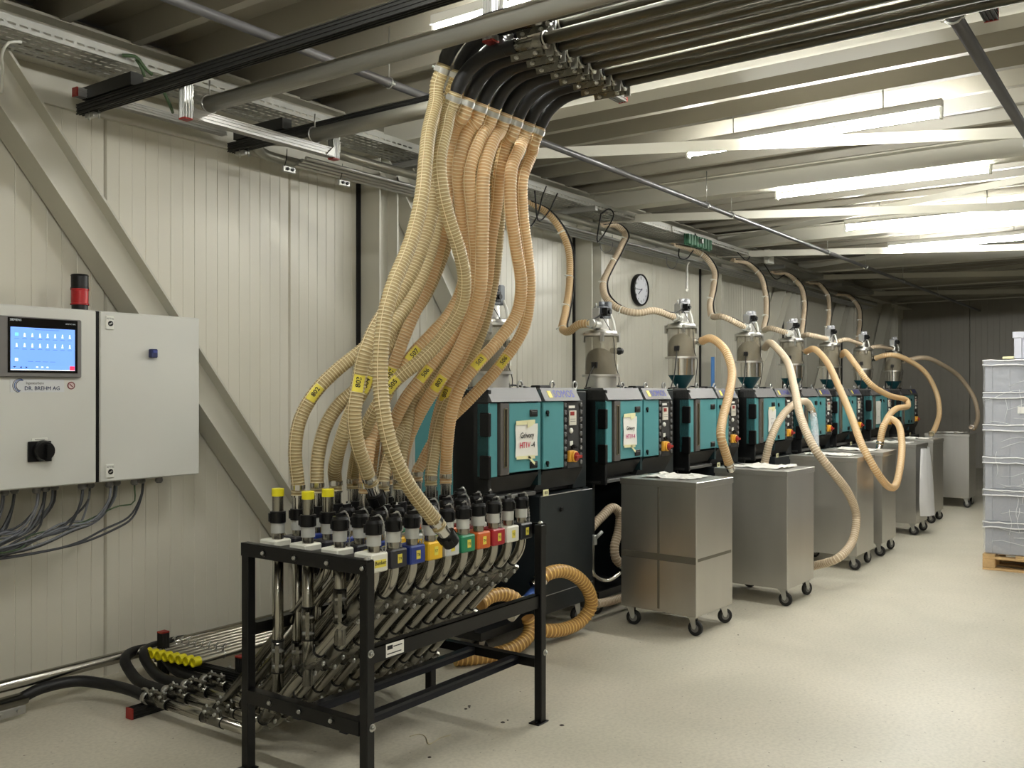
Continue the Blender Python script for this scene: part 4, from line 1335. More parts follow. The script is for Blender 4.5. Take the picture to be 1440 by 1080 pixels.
    MB().box(.07, .085, -.098, -.09, zb + .05, zb + .09).build('level_label', WHITEP, h, **k)
    return h


protos = {0: hopper(0), 1: hopper(1)}
used = set()
HP = []
for i, x in enumerate(DX):
    kd = HD[i][1]
    o = protos[kd] if kd not in used else copy_tree(protos[kd])
    used.add(kd)
    hx = at([690, 845, 958, 1053, 1113, 1166, 1213, 1256][i], 500, 3.5).x
    o.location = (hx, 3.5, 0); o['label'] = HD[i][0]
    HP.append(V((hx, 3.5, 0)))

# ================================================================ steel carts
def cart(label, x, y, ang, wd=.55, dp=.57):
    c = thing('steel_cart', (x, y, 0), label, 'cart', 'stainless carts in front of the dryers', ang)
    k = dict(local=True)
    MB().box(0, wd, 0, dp, .13, .985, 0, .003).build('body', STAINB, c, **k)
    lid = MB().box(-.006, wd + .006, -.006, dp + .006, .96, 1.0, 0, .003).build('lid', STAINB, c, **k)
    mb = MB(); n = 9; rr = random.Random(int(x * 100)); vs = []
    for i in range(n + 1):
        for j in range(n + 1):
            vs.append((wd * (.2 + .66 * i / n) + rr.uniform(-.02, .02), dp * (.18 + .66 * j / n) + rr.uniform(-.02, .02), 1.004 + rr.random() ** 3 * .016))
    mb.add(vs, [(i * (n + 1) + j, (i + 1) * (n + 1) + j, (i + 1) * (n + 1) + j + 1, i * (n + 1) + j + 1) for i in range(n) for j in range(n)], 0, False)
    mb.build('plastic_sheet', M('crumpled_white_film', (238, 236, 228), .35), lid, local=True)
    for xx, yy, a in ((.05, .05, -1.55), (wd - .05, .05, -.5 + .3 * math.sin(x)), (.05, dp - .05, -1.3), (wd - .05, dp - .05, -.8)):
        caster(c, xx, yy, .05, a, top=.131)
    return c


CARTS = [(5.597, 2.553, -.06, .52, .57), (6.765, 2.366, -.035, .55, .575), (8.48, 2.342, -.015, .52, .60), (9.33, 2.34, .02, .56, .6), (10.91, 2.385, -.03, .5, .62), (12.0, 2.43, -.03, .5, .6), (13.88, 2.357, .0, .5, .56)]
CLAB = ['dull steel cart on casters nearest the rack, with tape shadows down its front', 'steel cart with crumpled film on its lid, second from the rack', 'steel cart with the pale hose curling down past its corner, third from the rack',
        'steel cart half hidden behind the third one, two hoses entering its lid', 'steel cart with the white bag hanging on its side', 'steel cart right behind the one with the white bag', 'steel cart alone at the far end before the wall']
for (x, y, a, w_, d_), l in zip(CARTS, CLAB):
    cart(l, x, y, a, w_, d_)
c1 = bpy.data.objects['steel_cart']
MB().box(-.0012, 0, .27, .287, .15, .955).box(-.0012, 0, .003, .567, .47, .515).build('adhesive_residue', M('old_tape_residue', (122, 118, 108), .5, .7, var=.15), c1, local=True)
MB().box(.02, .5, -.0012, 0, .485, .505).build('adhesive_residue', M('old_tape_residue', (122, 118, 108), .5, .7, var=.15), c1, local=True)
# white bag on the fifth cart
mb = MB(); n, mrow = 14, 12; vs = []
bx, by = 10.91 + .26, 2.385 - .02
for i in range(mrow + 1):
    t = i / mrow
    z = .95 - .74 * t
    wdt = .10 + .055 * math.sin(min(1, t * 1.6) * PI / 2) - .05 * max(0, t - .8) * 4
    for j in range(n + 1):
        u = j / n * 2 - 1
        vs.append((bx + u * wdt * 1.7, by - .012 - .10 * math.sqrt(max(0, 1 - u * u)) * (.4 + .6 * t) - .006 * math.sin(j * 2.1 + t * 3), z))
mb.add(vs, [(i * (n + 1) + j, i * (n + 1) + j + 1, (i + 1) * (n + 1) + j + 1, (i + 1) * (n + 1) + j) for i in range(mrow) for j in range(n)], 0, True)
o = mb.build('white_bag', M('white_bag_film', (228, 228, 230), .35, var=.05))
tag(o, 'long white plastic bag hanging down the front of a steel cart', 'bag')

# ================================================================ hoses of the hoppers and carts


def plain_hose(name, label, pts, r, mats, group, pitch=.02, n=10, cat='hose', clips=0, sleeve=None):
    P = [q if isinstance(q, Vector) else at(*q) for q in pts]
    root = thing(name, P[-1], label, cat, group)
    mb = MB(); S = hose_mesh(mb, P, r, pitch, n); mb.build('hose', mats, root)
    for k in range(clips):
        i = int(len(S) * (k + 1) / (clips + 1))
        mb = MB(); clampband(mb, S, i, r, ln=.004); mb.build('cable_tie', WHITEP, root)
    for end in (sleeve or ()):
        i = 2 if end == 0 else len(S) - 3
        d = (S[-1] - S[-8]).normalized() if end else (S[0] - S[7]).normalized()
        q = S[-1] if end else S[0]
        mb = MB(); mb.lathe(q - d * .03, [(r * 1.0, 0), (r * 1.12, 0), (r * 1.12, .02), (r * .92, .02), (r * .92, .075), (r * .8, .075)], 14, 0, d)
        mb.build('end_sleeve', STAINP, root)
    return root, S


def cable(name, label, P, r, mat, group=None, cat='cable'):
    P = [q if isinstance(q, Vector) else at(*q) for q in P]
    o = MB().tube(smooth_path(P, .03), r, 6).build(name, mat)
    return tag(o, label, cat, group)


LT = [GRVT, RIBT]
inl = lambda i: HP[i] + V((-.22, -.045, 2.075 if HD[i][1] == 0 else 2.205))
LD = [
    (1, [(740, 285, 4.5), (765, 296, 4.45), (785, 318, 4.4), (799, 350, 4.3), (801, 395, 4.2), (795, 440, 4.0), (791, 462, 3.85), (800, 466, 3.7), (815, 456, 3.55)], 'hose looping from the cable tray down to the hopper left of the clock', [GRV, RIB]),
    (2, [(842, 318, 4.5), (866, 317, 4.45), (878, 328, 4.4), (872, 350, 4.3), (857, 378, 4.2), (848, 400, 4.1), (853, 420, 3.95), (870, 434, 3.8), (895, 440, 3.65), (920, 437, 3.55)], 'hose swinging under the clock to the hopper on its right', LT),
    (3, [(945, 345, 4.5), (970, 350, 4.45), (990, 360, 4.35), (1003, 378, 4.25), (1003, 405, 4.1), (998, 430, 3.95), (1002, 445, 3.8), (1018, 446, 3.6)], 'hose from the tray to the fourth hopper, bent back at its lower end', LT),
    (4, [(1030, 366, 4.5), (1050, 370, 4.45), (1068, 386, 4.35), (1076, 412, 4.2), (1077, 445, 4.0), (1074, 464, 3.85), (1085, 462, 3.65)], 'hose from the tray to the fifth hopper', LT),
    (5, [(1085, 384, 4.5), (1108, 386, 4.45), (1124, 400, 4.35), (1131, 425, 4.15), (1129, 455, 3.95), (1128, 472, 3.8), (1138, 471, 3.6)], 'hose from the tray to the sixth hopper', LT),
    (6, [(1135, 398, 4.5), (1152, 400, 4.45), (1162, 412, 4.35), (1166, 440, 4.1), (1163, 470, 3.9), (1165, 486, 3.75), (1185, 478, 3.58)], 'hose from the tray to the seventh hopper', LT),
    (7, [(1175, 413, 4.5), (1195, 417, 4.45), (1206, 430, 4.3), (1209, 455, 4.1), (1206, 484, 3.9), (1211, 494, 3.75), (1228, 488, 3.58)], 'hose from the tray to the hopper at the far end', LT)]
for i, pts, lb, ms in LD:
    rt, S = plain_hose('loader_hose', lb, pts + [inl(i)], .03, ms, 'hoses from the cable tray to the hoppers', .022, 10, clips=4)
    off = [p + V((.028, -.03, .014)) for p in S[::16]]
    MB().tube(smooth_path(off + [HP[i] + V((-.05, -.05, (2.16 if HD[i][1] == 0 else 2.29)))], .05), .006, 5).build('black_line', CABK, rt)
    if i < 4:
        off = [p + V((.036, -.022, .004)) for p in S[::16]]
        MB().tube(smooth_path(off[:-1], .05), .005, 5).build('grey_line', CABG, rt)
outl = lambda i: HP[i] + V((.205, -.09, 1.89 if HD[i][1] == 0 else 2.02))
HL = [GRV, RIB]
FD = [
    ([outl(2), (1000, 476, 3.25), (1020, 493, 3.05), (1029, 520, 2.95), (1025, 555, 2.85), (1016, 590, 2.8), (1014, 615, 2.75), (1020, 636, 2.74), (1026, 652, 2.74)], 'pale hose from the hopper right of the clock into the second cart', HL, (0, 1)),
    ([outl(3), (1085, 483, 3.2), (1105, 505, 3.0), (1117, 545, 2.75), (1127, 590, 2.55), (1145, 630, 2.4), (1170, 663, 2.28), (1192, 692, 2.22), (1204, 725, 2.2), (1199, 760, 2.2), (1178, 785, 2.25), (1140, 797, 2.5)], 'pale hose from the fourth hopper hanging past the third cart down to the floor', LT, (0,)),
    ([(1060, 700, 3.05), (1074, 655, 3.0), (1083, 620, 2.95), (1098, 588, 2.92), (1118, 568, 2.9), (1135, 566, 2.88), (1142, 578, 2.86)], 'tan hose arching up between the carts to the clear bag', LT, (1,)),
    ([outl(4), (1145, 491, 3.25), (1162, 508, 3.05), (1180, 545, 2.8), (1197, 585, 2.55), (1214, 630, 2.35), (1232, 662, 2.24), (1248, 683, 2.2), (1259, 683, 2.2), (1266, 655, 2.22), (1268, 620, 2.3), (1262, 595, 2.4), (1252, 589, 2.48), (1242, 600, 2.52), (1237, 622, 2.54)], 'yellowish hose sagging low between two carts and looping up into the fourth cart', HL, (0, 1)),
    ([outl(5), (1190, 496, 3.25), (1204, 514, 3.1), (1222, 538, 2.95), (1248, 555, 2.85), (1275, 563, 2.8), (1277, 570, 2.75), (1260, 575, 2.68), (1247, 590, 2.6), (1240, 610, 2.58), (1238, 628, 2.56)], 'hose with a sharp bend in front of the last dryers, ending beside the looped hose', HL, (0, 1)),
    ([outl(6), (1250, 499, 3.2), (1278, 507, 3.05), (1303, 526, 2.9), (1317, 553, 2.8), (1321, 578, 2.72), (1315, 602, 2.66), (1310, 618, 2.62)], 'hose arching from the seventh hopper to the cart behind the bag', HL, (0, 1)),
    ([outl(7), (1295, 503, 3.2), (1325, 513, 3.05), (1352, 533, 2.9), (1370, 560, 2.75), (1375, 582, 2.68), (1370, 602, 2.62), (1366, 612, 2.6)], 'dim hose arching from the far hopper to the lone cart', LT, (0, 1)),
]
for pts, lb, ms, sl in FD:
    pts = [q if isinstance(q, Vector) else at(*q) for q in pts]
    if pts[-1].z > .9 and 'clear bag' not in lb:
        pts[-1].z = 1.035
    plain_hose('feed_hose', lb, pts, .034, ms, 'hoses from the hoppers to the carts', .02, 10, sleeve=sl)
o = MB().tube(smooth_path([at(1143, 580, 2.86), at(1146, 605, 2.8), at(1147, 640, 2.75)], .03), .035, 12).build('clear_bag', glassy('clear_bag_film', (220, 226, 230), .35, .15))
tag(o, 'clear plastic sleeve hanging from the tan arch hose over the third cart', 'bag')
GY = [GRVY, RIBY]
plain_hose('floor_hose', 'golden hose loop on the floor before the first dryer, beside the rack leg', [(757, 818, 3.2), (768, 808, 3.18), (790, 803, 3.16), (812, 812, 3.14), (828, 832, 3.14), (831, 852, 3.16), (818, 872, 3.2), (796, 884, 3.22), (770, 887, 3.24), (745, 884, 3.3)], .043, GY, 'golden floor hoses', .03, 12, sleeve=(0,))
o, _ = plain_hose('floor_hose', 'golden hose piece under the rack, running to a clear fitting', [(675, 850, 3.25), (690, 839, 3.25), (710, 836, 3.23), (724, 842, 3.2), (730, 850, 3.18)], .04, GY, 'golden floor hoses', .03, 12)
plain_hose('floor_hose', 'golden hose curving over the floor behind the lower rack bars', [(742, 868, 3.28), (746, 880, 3.27), (742, 895, 3.26), (728, 908, 3.26), (708, 917, 3.28), (675, 924, 3.34), (640, 926, 3.42)], .043, GY, 'golden floor hoses', .03, 12)
a, b = at(718, 868, 3.2), at(757, 826, 3.22)
t = thing('hose_fitting', b, 'pale tube fitting with a blue collar behind the rack leg', 'fitting')
d = (b - a).normalized()
MB().cyl(a, a + d * .17, .03, 14).build('pale_tube', M('milky_tube', (196, 192, 178), .3), t)
MB().lathe(a + d * .16, [(.03, 0), (.038, 0), (.038, .015), (.03, .015)], 14, 0, d).build('collar', WHITEP, t)
MB().cyl(a + d * .18, b, .033, 14).build('blue_sleeve', M('blue_sleeve', (52, 84, 152), .45), t)
plain_hose('suction_hose', 'brownish hose hanging in the dark gap between the first two dryers', [(826, 748, 3.45), (845, 728, 3.42), (862, 714, 3.4), (871, 722, 3.38), (870, 745, 3.38), (864, 770, 3.38), (866, 785, 3.37), (874, 794, 3.36)], .034, LT, 'hoses low between the dryers', .02, 10, sleeve=(1,))
plain_hose('suction_hose', 'brownish hose lying on the floor behind the first cart', [(838, 849, 3.3), (856, 846, 3.3), (876, 840, 3.28), (900, 832, 3.26)], .03, LT, 'hoses low between the dryers', .02, 10)
P = [at(833, 762, 3.4), at(832, 790, 3.4), at(834, 806, 3.39), at(845, 815, 3.38), at(858, 815, 3.37), at(872, 805, 3.36)]
t = thing('steel_bend', P[2], 'shiny bent steel pipe with valve low in the gap between the first two dryers', 'pipe')
MB().tube(smooth_path(P, .015), .016, 12).build('pipe', STAINP, t)
MB().box(P[0].x - .02, P[0].x + .02, P[0].y - .03, P[0].y + .03, P[0].z - .02, P[0].z + .05, 0, .005).cyl(P[0] + V((0, -.03, .03)), P[0] + V((.05, -.05, .07)), .012, 8).build('valve', ALUS, t)
P = [at(672, 838, 3.3), at(676, 858, 3.3), at(686, 868, 3.28), at(692, 870, 3.27)]
tag(MB().tube(smooth_path(P, .015), .014, 10).build('steel_bend', STAINP), 'thin shiny bent steel pipe behind the rack, under the first dryer', 'pipe')

# ================================================================ crates on a pallet
cy1, cx0 = 1.455, 9.25
pal = thing('pallet', (cx0 + .3, cy1 - .4, 0), 'small wooden pallet under the wrapped crate stack', 'pallet')
for i in range(5):
    y = cy1 + .005 - .16 * i - (.1 if i else 0) + (.0)
    MB().box(cx0 - .02, cx0 + .62, y - .1, y, .118, .14, 0, .003).build('board', WOOD, pal)
for j, x in enumerate((cx0 - .02, cx0 + .25, cx0 + .52)):
    for i, y in enumerate((cy1 - .095, cy1 - .45, cy1 - .81)):
        MB().box(x, x + .1, y, y + .1, 0.018, .098, 0, .004).build('block', WOOD, pal)
    MB().box(x, x + .1, cy1 - .81, cy1 + .005, 0, .018, 0, .002).box(x, x + .1, cy1 - .81, cy1 + .005, .098, .118, 0, .002).build('stringer', WOOD, pal)


def crate(label, x, y, z, lx, ly, h, mat):
    c = thing('crate', (x + lx / 2, y + ly / 2, z), label, 'crate', 'stacked plastic crates')
    mb = MB()
    mb.box(x + .02, x + lx - .02, y + .02, y + ly - .02, z, z + h - .03, 0, .006)
    mb.build('tub', mat, c)
    mb = MB()
    mb.box(x, x + lx, y, y + ly, z + h - .055, z + h, 0, .004)
    mb.build('rim', mat, c)
    mb = MB()
    for yy in (y + .012, y + ly - .072):
        mb.box(x + .006, x + .03, yy, yy + .06, z + .004, z + h - .05, 0, .003)
    for k in range(1, 4):
        mb.box(x + .01, x + .024, y + ly * k / 4 - .008, y + ly * k / 4 + .008, z + .01, z + h - .05)
    mb.build('corner_rib', mat, c)
    mb = MB().box(x + .006, x + .02, y + ly * .36, y + ly * .64, z + h * .52, z + h * .58).box(x + .006, x + .02, y + ly * .36, y + ly * .64, z + h * .72, z + h * .76)
    mb.build('handle_frame', mat, c)
    return c


ch_ = .287
for i in range(6):
    crate('grey plastic crate in the wrapped stack, %s from the pallet' % ORD[i], cx0, cy1 - .8, .14 + .004 + ch_ * i, .6, .8, ch_ - .003, CRATE)
crate('lighter empty crate standing on top of the wrapped stack', cx0 + .04, cy1 - .625, .148 + ch_ * 6, .3, .4, .24, CRATEL)
crt = bpy.data.objects['crate.004'] if 'crate.004' in bpy.data.objects else None
MB().box(cx0 + .003, cx0 + .0055, cy1 - .46, cy1 - .27, .144 + ch_ * 4 + .10, .144 + ch_ * 4 + .16).build('paper_label', PAPER, crt)
tag(MB().box(cx0 + .01, cx0 + .035, cy1 - .24, cy1 - .15, .148 + ch_ * 6, .148 + ch_ * 6 + .022, 0, .004).box(cx0 + .02, cx0 + .03, cy1 - .24, cy1 - .19, .148 + ch_ * 6 - .05, .148 + ch_ * 6, 1).build('tape_clip', [TAPE, GREYB]), 'small cream clip on the top edge of the wrapped stack', 'clip')
# stretch film: thin creased skin around the stack
mb = MB(); rr = random.Random(3)
per = [(cx0 - .004, cy1 - .8 - .004), (cx0 - .004, cy1 + .004), (cx0 + .604, cy1 + .004), (cx0 + .604, cy1 - .804)]
ring = []
for k in range(4):
    a, b = V(per[k]), V(per[(k + 1) % 4])
    nn = 14 if k % 2 == 0 else 8
    for q in range(nn):
        ring.append(a.lerp(b, q / nn))
levels = [.145 + .0287 * i for i in range(61)]
cxm, cym = cx0 + .3, cy1 - .4
vs = []
for li, z in enumerate(levels):
    ph = ((z - .144) / ch_) % 1
    off = .008 * max(0, 1 - abs(ph - .9) * 6) - .006
    for p in ring:
        dx, dy = p.x - cxm, p.y - cym
        e = off + rr.uniform(0, .005)
        vs.append((p.x + (e if dx > 0 else -e) * (abs(dx) > .29), p.y + (e if dy > 0 else -e) * (abs(dy) > .39), z + rr.uniform(-.006, .006)))
n = len(ring)
mb.add(vs, [(a * n + q, a * n + (q + 1) % n, (a + 1) * n + (q + 1) % n, (a + 1) * n + q) for a in range(len(levels) - 1) for q in range(n)], 0, False)
film = mb.build('stretch_film', FILM)
tag(film, 'clear creased stretch film wrapped around the crate stack', 'film')
mb = MB()
for i in range(6):
    for dz in (.0, -.045):
        z = .144 + ch_ * (i + 1) - .006 + dz
        P = [V((cx0 - .010 - rr.uniform(0, .004), cy1 + .006 - .81 * q / 12, z + rr.uniform(-.006, .006))) for q in range(13)]
        mb.tube(P, .006, 5)
for q in range(16):
    z = rr.uniform(.2, 1.8); y0_ = rr.uniform(.0, .35)
    mb.tube([V((cx0 - .009, cy1 - y0_ - .4 * s / 5, z + .03 * math.sin(s + q) + .01 * s)) for s in range(6)], .0022, 4)
for q in range(9):
    z = rr.uniform(.3, 1.6); y0_ = rr.uniform(.1, .5)
    mb.tube([V((cx0 - .009, cy1 - y0_ + .01 * math.sin(s * 1.3 + q), z + .22 * s / 5)) for s in range(6)], .0022, 4)
mb.build('film_crease', glassy('film_crease', (245, 245, 247), .75, .2), film)

# ================================================================ wall clock
ck = thing('wall_clock', (9.22, WY, 2.70), 'round white wall clock with black rim, hands near a quarter to eight', 'clock')
c = V((9.22, WY, 2.70))
MB().lathe(c, [(.172, 0), (.178, .02), (.174, .05), (.162, .055), (.158, .04)], 40, 0, (0, -1, 0)).build('rim', BLACKP, ck)
MB().lathe(c + V((0, -.038, 0)), [(.0001, 0), (.16, 0)], 40, 0, (0, -1, 0)).build('dial', M('clock_dial', (224, 226, 232), .4, var=.0), ck)
mb = MB()
for i in range(12):
    q = PI / 2 - 2 * PI * (i + 1) / 12
    text(mb, str(i + 1), .04, c + V((.128 * math.cos(q), -.0395, .128 * math.sin(q))), (1, 0, 0), (0, 0, 1))
mb.build('numerals', INK, ck)
for ln, ang, wd in ((.115, 271, .007), (.085, 232, .01)):
    q = math.radians(90 - ang)
    dd = V((math.cos(q), 0, math.sin(q)))
    MB().obox(c + V((0, -.042 - wd * .1, 0)) + dd * (ln / 2 - .012), dd * (ln / 2 + .012), V((-dd.z, 0, dd.x)) * wd / 2, (0, .001, 0)).build('hand', INKB, ck)

# ================================================================ control cabinet
cab = thing('control_cabinet', (2.4, 4.75, 1.1), 'light grey two-door control cabinet with touch screen on the left wall', 'cabinet')
CYF = 4.6
cz0, cz1 = 1.113, 2.013
MB().box(1.75, 3.334, CYF + .016, 4.88, cz0, cz1, 0, .004).build('housing', CABW, cab)
dl = MB().box(1.752, 2.703, CYF, CYF + .02, cz0 + .003, cz1 - .003, 0, .005).build('left_door', CABW, cab)
dr = MB().box(2.725, 3.332, CYF, CYF + .02, cz0 + .003, cz1 - .003, 0, .005).build('right_door', CABW, cab)
MB().box(2.703, 2.725, CYF + .012, CYF + .018, cz0 + .003, cz1 - .003).build('door_gap', BLACKP, cab)
scx0, scx1, sz0, sz1 = 2.165, 2.613, 1.66, 1.955
hm = MB().box(scx0, scx1, CYF - .022, CYF, sz0, sz1, 0, .006).build('touch_panel', GREYB, dl)
MB().box(2.24, 2.588, CYF - .0245, CYF - .022, 1.683, 1.949).build('screen_glass', M('black_glass', (10, 11, 14), .12, var=0), hm)
MB().box(2.252, 2.573, CYF - .0258, CYF - .0245, 1.695, 1.903).build('display', M('lit_display', (104, 146, 226), .3, var=0, emit=.8), hm)
mb = MB()
yy = CYF - .0262
sw_, shh = .321, .208
sx = lambda u: 2.252 + sw_ * u
sz = lambda v: 1.695 + shh * v
for rrow, v in ((0, .80), (1, .56)):
    for i in range(8):
        u = .09 + .118 * i
        if rrow == 0 and i == 0:
            mb.box(sx(u) - .008, sx(u) + .008, yy, yy + .0004, sz(v), sz(v) + .014, 2)
        else:
            mb.prism([(sx(u) - .005, sz(v) - .004), (sx(u) + .005, sz(v) - .004), (sx(u) + .003, sz(v) + .003), (sx(u) + .002, sz(v) + .014), (sx(u) - .002, sz(v) + .014), (sx(u) - .003, sz(v) + .003)], 'y', yy, yy + .0004, 0)
        mb.box(sx(u) - .011, sx(u) + .011, yy, yy + .0004, sz(v) - .0155, sz(v) - .0135, 1)
for i in range(4):
    u = .3 + .115 * i
    mb.box(sx(u) - .014, sx(u) + .012, yy, yy + .0004, sz(.20), sz(.20) + .0018, 1)
mb.box(sx(.09) - .008, sx(.09) + .006, yy, yy + .0004, sz(.21), sz(.21) + .014, 0).box(sx(.36), sx(.74), yy, yy + .0004, sz(.955), sz(.955) + .002, 1)
mb.box(sx(0), sx(1), yy, yy + .0002, sz(0), sz(.015), 0)
for u in (.4, .48, .56):
    mb.box(sx(u) - .005, sx(u) + .005, yy, yy + .0004, sz(.06), sz(.06) + .006, 0)
mb.build('screen_icons', [M('icon_white', (240, 248, 255), .4, var=0, emit=.9), M('icon_blue', (70, 110, 170), .4, var=0, emit=.3), M('icon_green', (120, 220, 220), .4, var=0, emit=.6)], hm)
mb = MB()
mb.prism([(sx(.03), sz(.085)), (sx(.085), sz(.085)), (sx(.057), sz(.055))], 'y', yy - .0004, yy)
mb.prism([(sx(.165), sz(.09)), (sx(.165), sz(.04)), (sx(.135), sz(.065))], 'y', yy - .0004, yy)
mb.prism([(sx(.225), sz(.09)), (sx(.225), sz(.04)), (sx(.255), sz(.065))], 'y', yy - .0004, yy)
mb.build('arrow_keys', INKB, hm)
MB().box(sx(.915), sx(.995), yy - .0004, yy, sz(.01), sz(.11)).build('red_key', M('lit_red_key', (236, 50, 84), .4, var=0, emit=.6), hm)
mb = MB(); text(mb, 'SIEMENS', .015, (2.277, CYF - .0248, 1.937), (1, 0, 0), (0, 0, 1)); text(mb, 'SIMATIC HMI', .009, (2.55, CYF - .0248, 1.93), (1, 0, 0), (0, 0, 1))
mb.build('lettering', M('print_grey', (190, 200, 206), .5, var=0), hm)
# company plate
pl = MB().box(2.262, 2.53, CYF - .0015, CYF, 1.588, 1.652).build('company_plate', M('plate_pale', (206, 208, 210), .4, var=0), dl)
mb = MB()
for k, (r0, m_) in enumerate(((.034, 0), (.030, 1), (.026, 0))):
    pts = []
    for i in range(17):
        q = math.radians(70 + 190 * i / 16)
        pts.append((2.308 + .004 * k + r0 * 1.0 * math.cos(q), CYF - .002, 1.620 + r0 * .98 * math.sin(q)))
    mb.tube(pts, .0018 if k else .0013, 5, m_)
mb.build('arc_emblem', [INKB, M('mid_blue_ink', (60, 100, 170), .5, var=0)], pl)
mb = MB(); text(mb, 'DR. BREHM AG', .0265, (2.419, CYF - .002, 1.606), (1, 0, 0), (0, 0, 1), 0, 1.0); text(mb, 'Ingenieurbüro', .019, (2.382, CYF - .002, 1.632), (1, 0, 0), (0, 0, 1), 1, .82)
mb.build('lettering', [INKB, GREYB], pl)
mb = MB().lathe((2.567, CYF, 1.621), [(.0195, .0), (.0195, .003), (.015, .003)], 22, 0, (0, -1, 0)).lathe((2.567, CYF - .001, 1.621), [(.0001, .0), (.0155, 0)], 18, 1, (0, -1, 0)).obox((2.567, CYF - .002, 1.621), (.008, 0, -.008), (0, .0005, 0), (.0015, 0, .0015), 0)
mb.build('round_badge', [M('dark_red_ring', (120, 50, 52), .5, var=0), M('pinkish_dial', (214, 196, 192), .5, var=0)], dl)
# rotary main switch
ms = MB().box(2.345, 2.46, CYF - .012, CYF, 1.245, 1.345, 0, .003).build('rotary_switch', BLACKP, dl)
MB().lathe((2.415, CYF - .012, 1.298), [(.052, 0), (.05, .02), (.045, .034), (.0001, .036)], 26, 0, (0, -1, 0)).obox((2.42, CYF - .055, 1.29), (.011, 0, 0), (0, .012, 0), (0, 0, .042)).build('handle', BLACKP, ms)
MB().box(2.365, 2.445, CYF - .004, CYF, 1.347, 1.362, 0, .002).box(2.38, 2.43, CYF - .0045, CYF - .004, 1.352, 1.355, 1).build('marking_strip', [WHITEP, GREYB], ms)
for z in (1.952, 1.172):
    lk = MB().box(2.752, 2.80, CYF - .008, CYF, z - .037, z + .037, 0, .004).build('door_lock', WHITEP, dr, label='white door lock')
    mb = MB().lathe((2.778, CYF - .008, z - .004), [(.014, 0), (.014, .003), (.0001, .002)], 16, 0, (0, -1, 0)).obox((2.778, CYF - .011, z - .004), (.008, 0, .004), (0, .001, 0), (-.002, 0, .003), 1)
    mb.build('key_insert', [BLACKP, ZINC], lk)
    mb = MB(); text(mb, 'RITTAL', .0125, (2.777, CYF - .0085, z + .021), (1, 0, 0), (0, 0, 1)); mb.build('lettering', GREYB, lk)
bk = MB().box(3.005, 3.045, CYF - .03, CYF, 1.775, 1.822, 0, .004).build('blue_knob', M('dark_blue_plastic', (36, 44, 92), .4), dr)
MB().box(3.012, 3.038, CYF - .036, CYF - .03, 1.80, 1.815, 0, .002).build('knob_cap', M('mid_blue_plastic', (70, 80, 150), .4), bk)
mb = MB().lathe((2.67, 4.7, cz1), [(.04, 0), (.04, .03)], 22)
mb.build('beacon_base', BLACKP, cab)
MB().lathe((2.67, 4.7, cz1 + .03), [(.046, 0), (.046, .008), (.043, .01), (.043, .075), (.046, .078), (.046, .084)], 24).build('beacon_lens', M('beacon_red', (170, 30, 34), .2), cab)
MB().lathe((2.67, 4.7, cz1 + .114), [(.045, 0), (.045, .006), (.043, .012), (.043, .066), (.045, .07), (.04, .076), (.0001, .077)], 24).build('beacon_cap', BLACKP, cab)
MB().box(2.14, 2.165, CYF - .012, CYF, 1.975, 2.011, 0, .002).build('white_cover', WHITEP, cab)
GL = [(1.82 + .068 * i, 4.68 + .04 * (i % 3)) for i in range(12)] + [(2.66 + .075 * i, 4.66 + .05 * (i % 2)) for i in range(7)]
for x, y in GL:
    mb = MB().lathe((x, y, cz0), [(.0001, 0), (.019, 0), (.019, -.012), (.021, -.012), (.021, -.024), (.014, -.034), (.0001, -.034)], 10)
    mb.build('cable_gland', GREYB, cab)
# cables drooping from the glands to the left
for i, (x, y) in enumerate(GL):
    if i in (18,):
        continue
    n = 2 if i > 11 else 3
    if i == 16: n = 1
    for q in range(n):
        jx = R.uniform(-.012, .012); z0 = cz0 - .03
        green = (i == 16)
        z_low = .80 + R.uniform(-.02, .05)
        if green:
            P = [(x, y, z0), (x - .005, y, z0 - .1), (x - .09, y + .02, .97), (x - .28, y + .05, .9), (x - .55, y + .06, .86), (2.35, 4.66, .82), (1.9, 4.64, .82)]
        else:
            sw = R.uniform(-.1, .06)
            P = [(x + jx, y, z0), (x + jx - .01, y, z0 - .07), (x + jx - .05 + sw * .5, y + .03, z0 - .16 - R.uniform(0, .04)), (x - .2 + sw, 4.70 + R.uniform(-.03, .03), z_low + .06), (x - .42 + sw, 4.68 + R.uniform(-.03, .03), z_low), (1.6, 4.63 + R.uniform(-.03, .02), z_low + R.uniform(-.02, .05)), (1.2, 4.63, z_low + .1)]
            if x < 2.1: P = P[:3] + [(1.75, 4.64, z_low + .06), (1.5, 4.64, z_low + .02)]
        o = MB().tube(smooth_path([V(p) for p in P], .03), .006 if not green else .0042, 6).build('cabinet_cable', CABN if green else (CABG if R.random() < .6 else M('dark_grey_cable', (58, 60, 64), .5, var=.1)))
        tag(o, 'thin green cable drooping from the underside of the control cabinet' if green else 'grey cable drooping under the control cabinet, %s gland from the %s, %s strand' % ((ORD[i], 'left', ORD[q]) if i < 12 else (ORD[18 - i], 'right', ORD[q])), 'cable', None if green else 'grey cables under the control cabinet')
o = MB().tube([(2.47, 4.775 + .035 * math.cos(q), .835 + .045 * math.sin(q)) for q in [2 * PI * k / 12 for k in range(13)]], .004, 5).build('cable_tie', WHITEP)
tag(o, 'white cable tie around the drooping grey cables', 'tie')

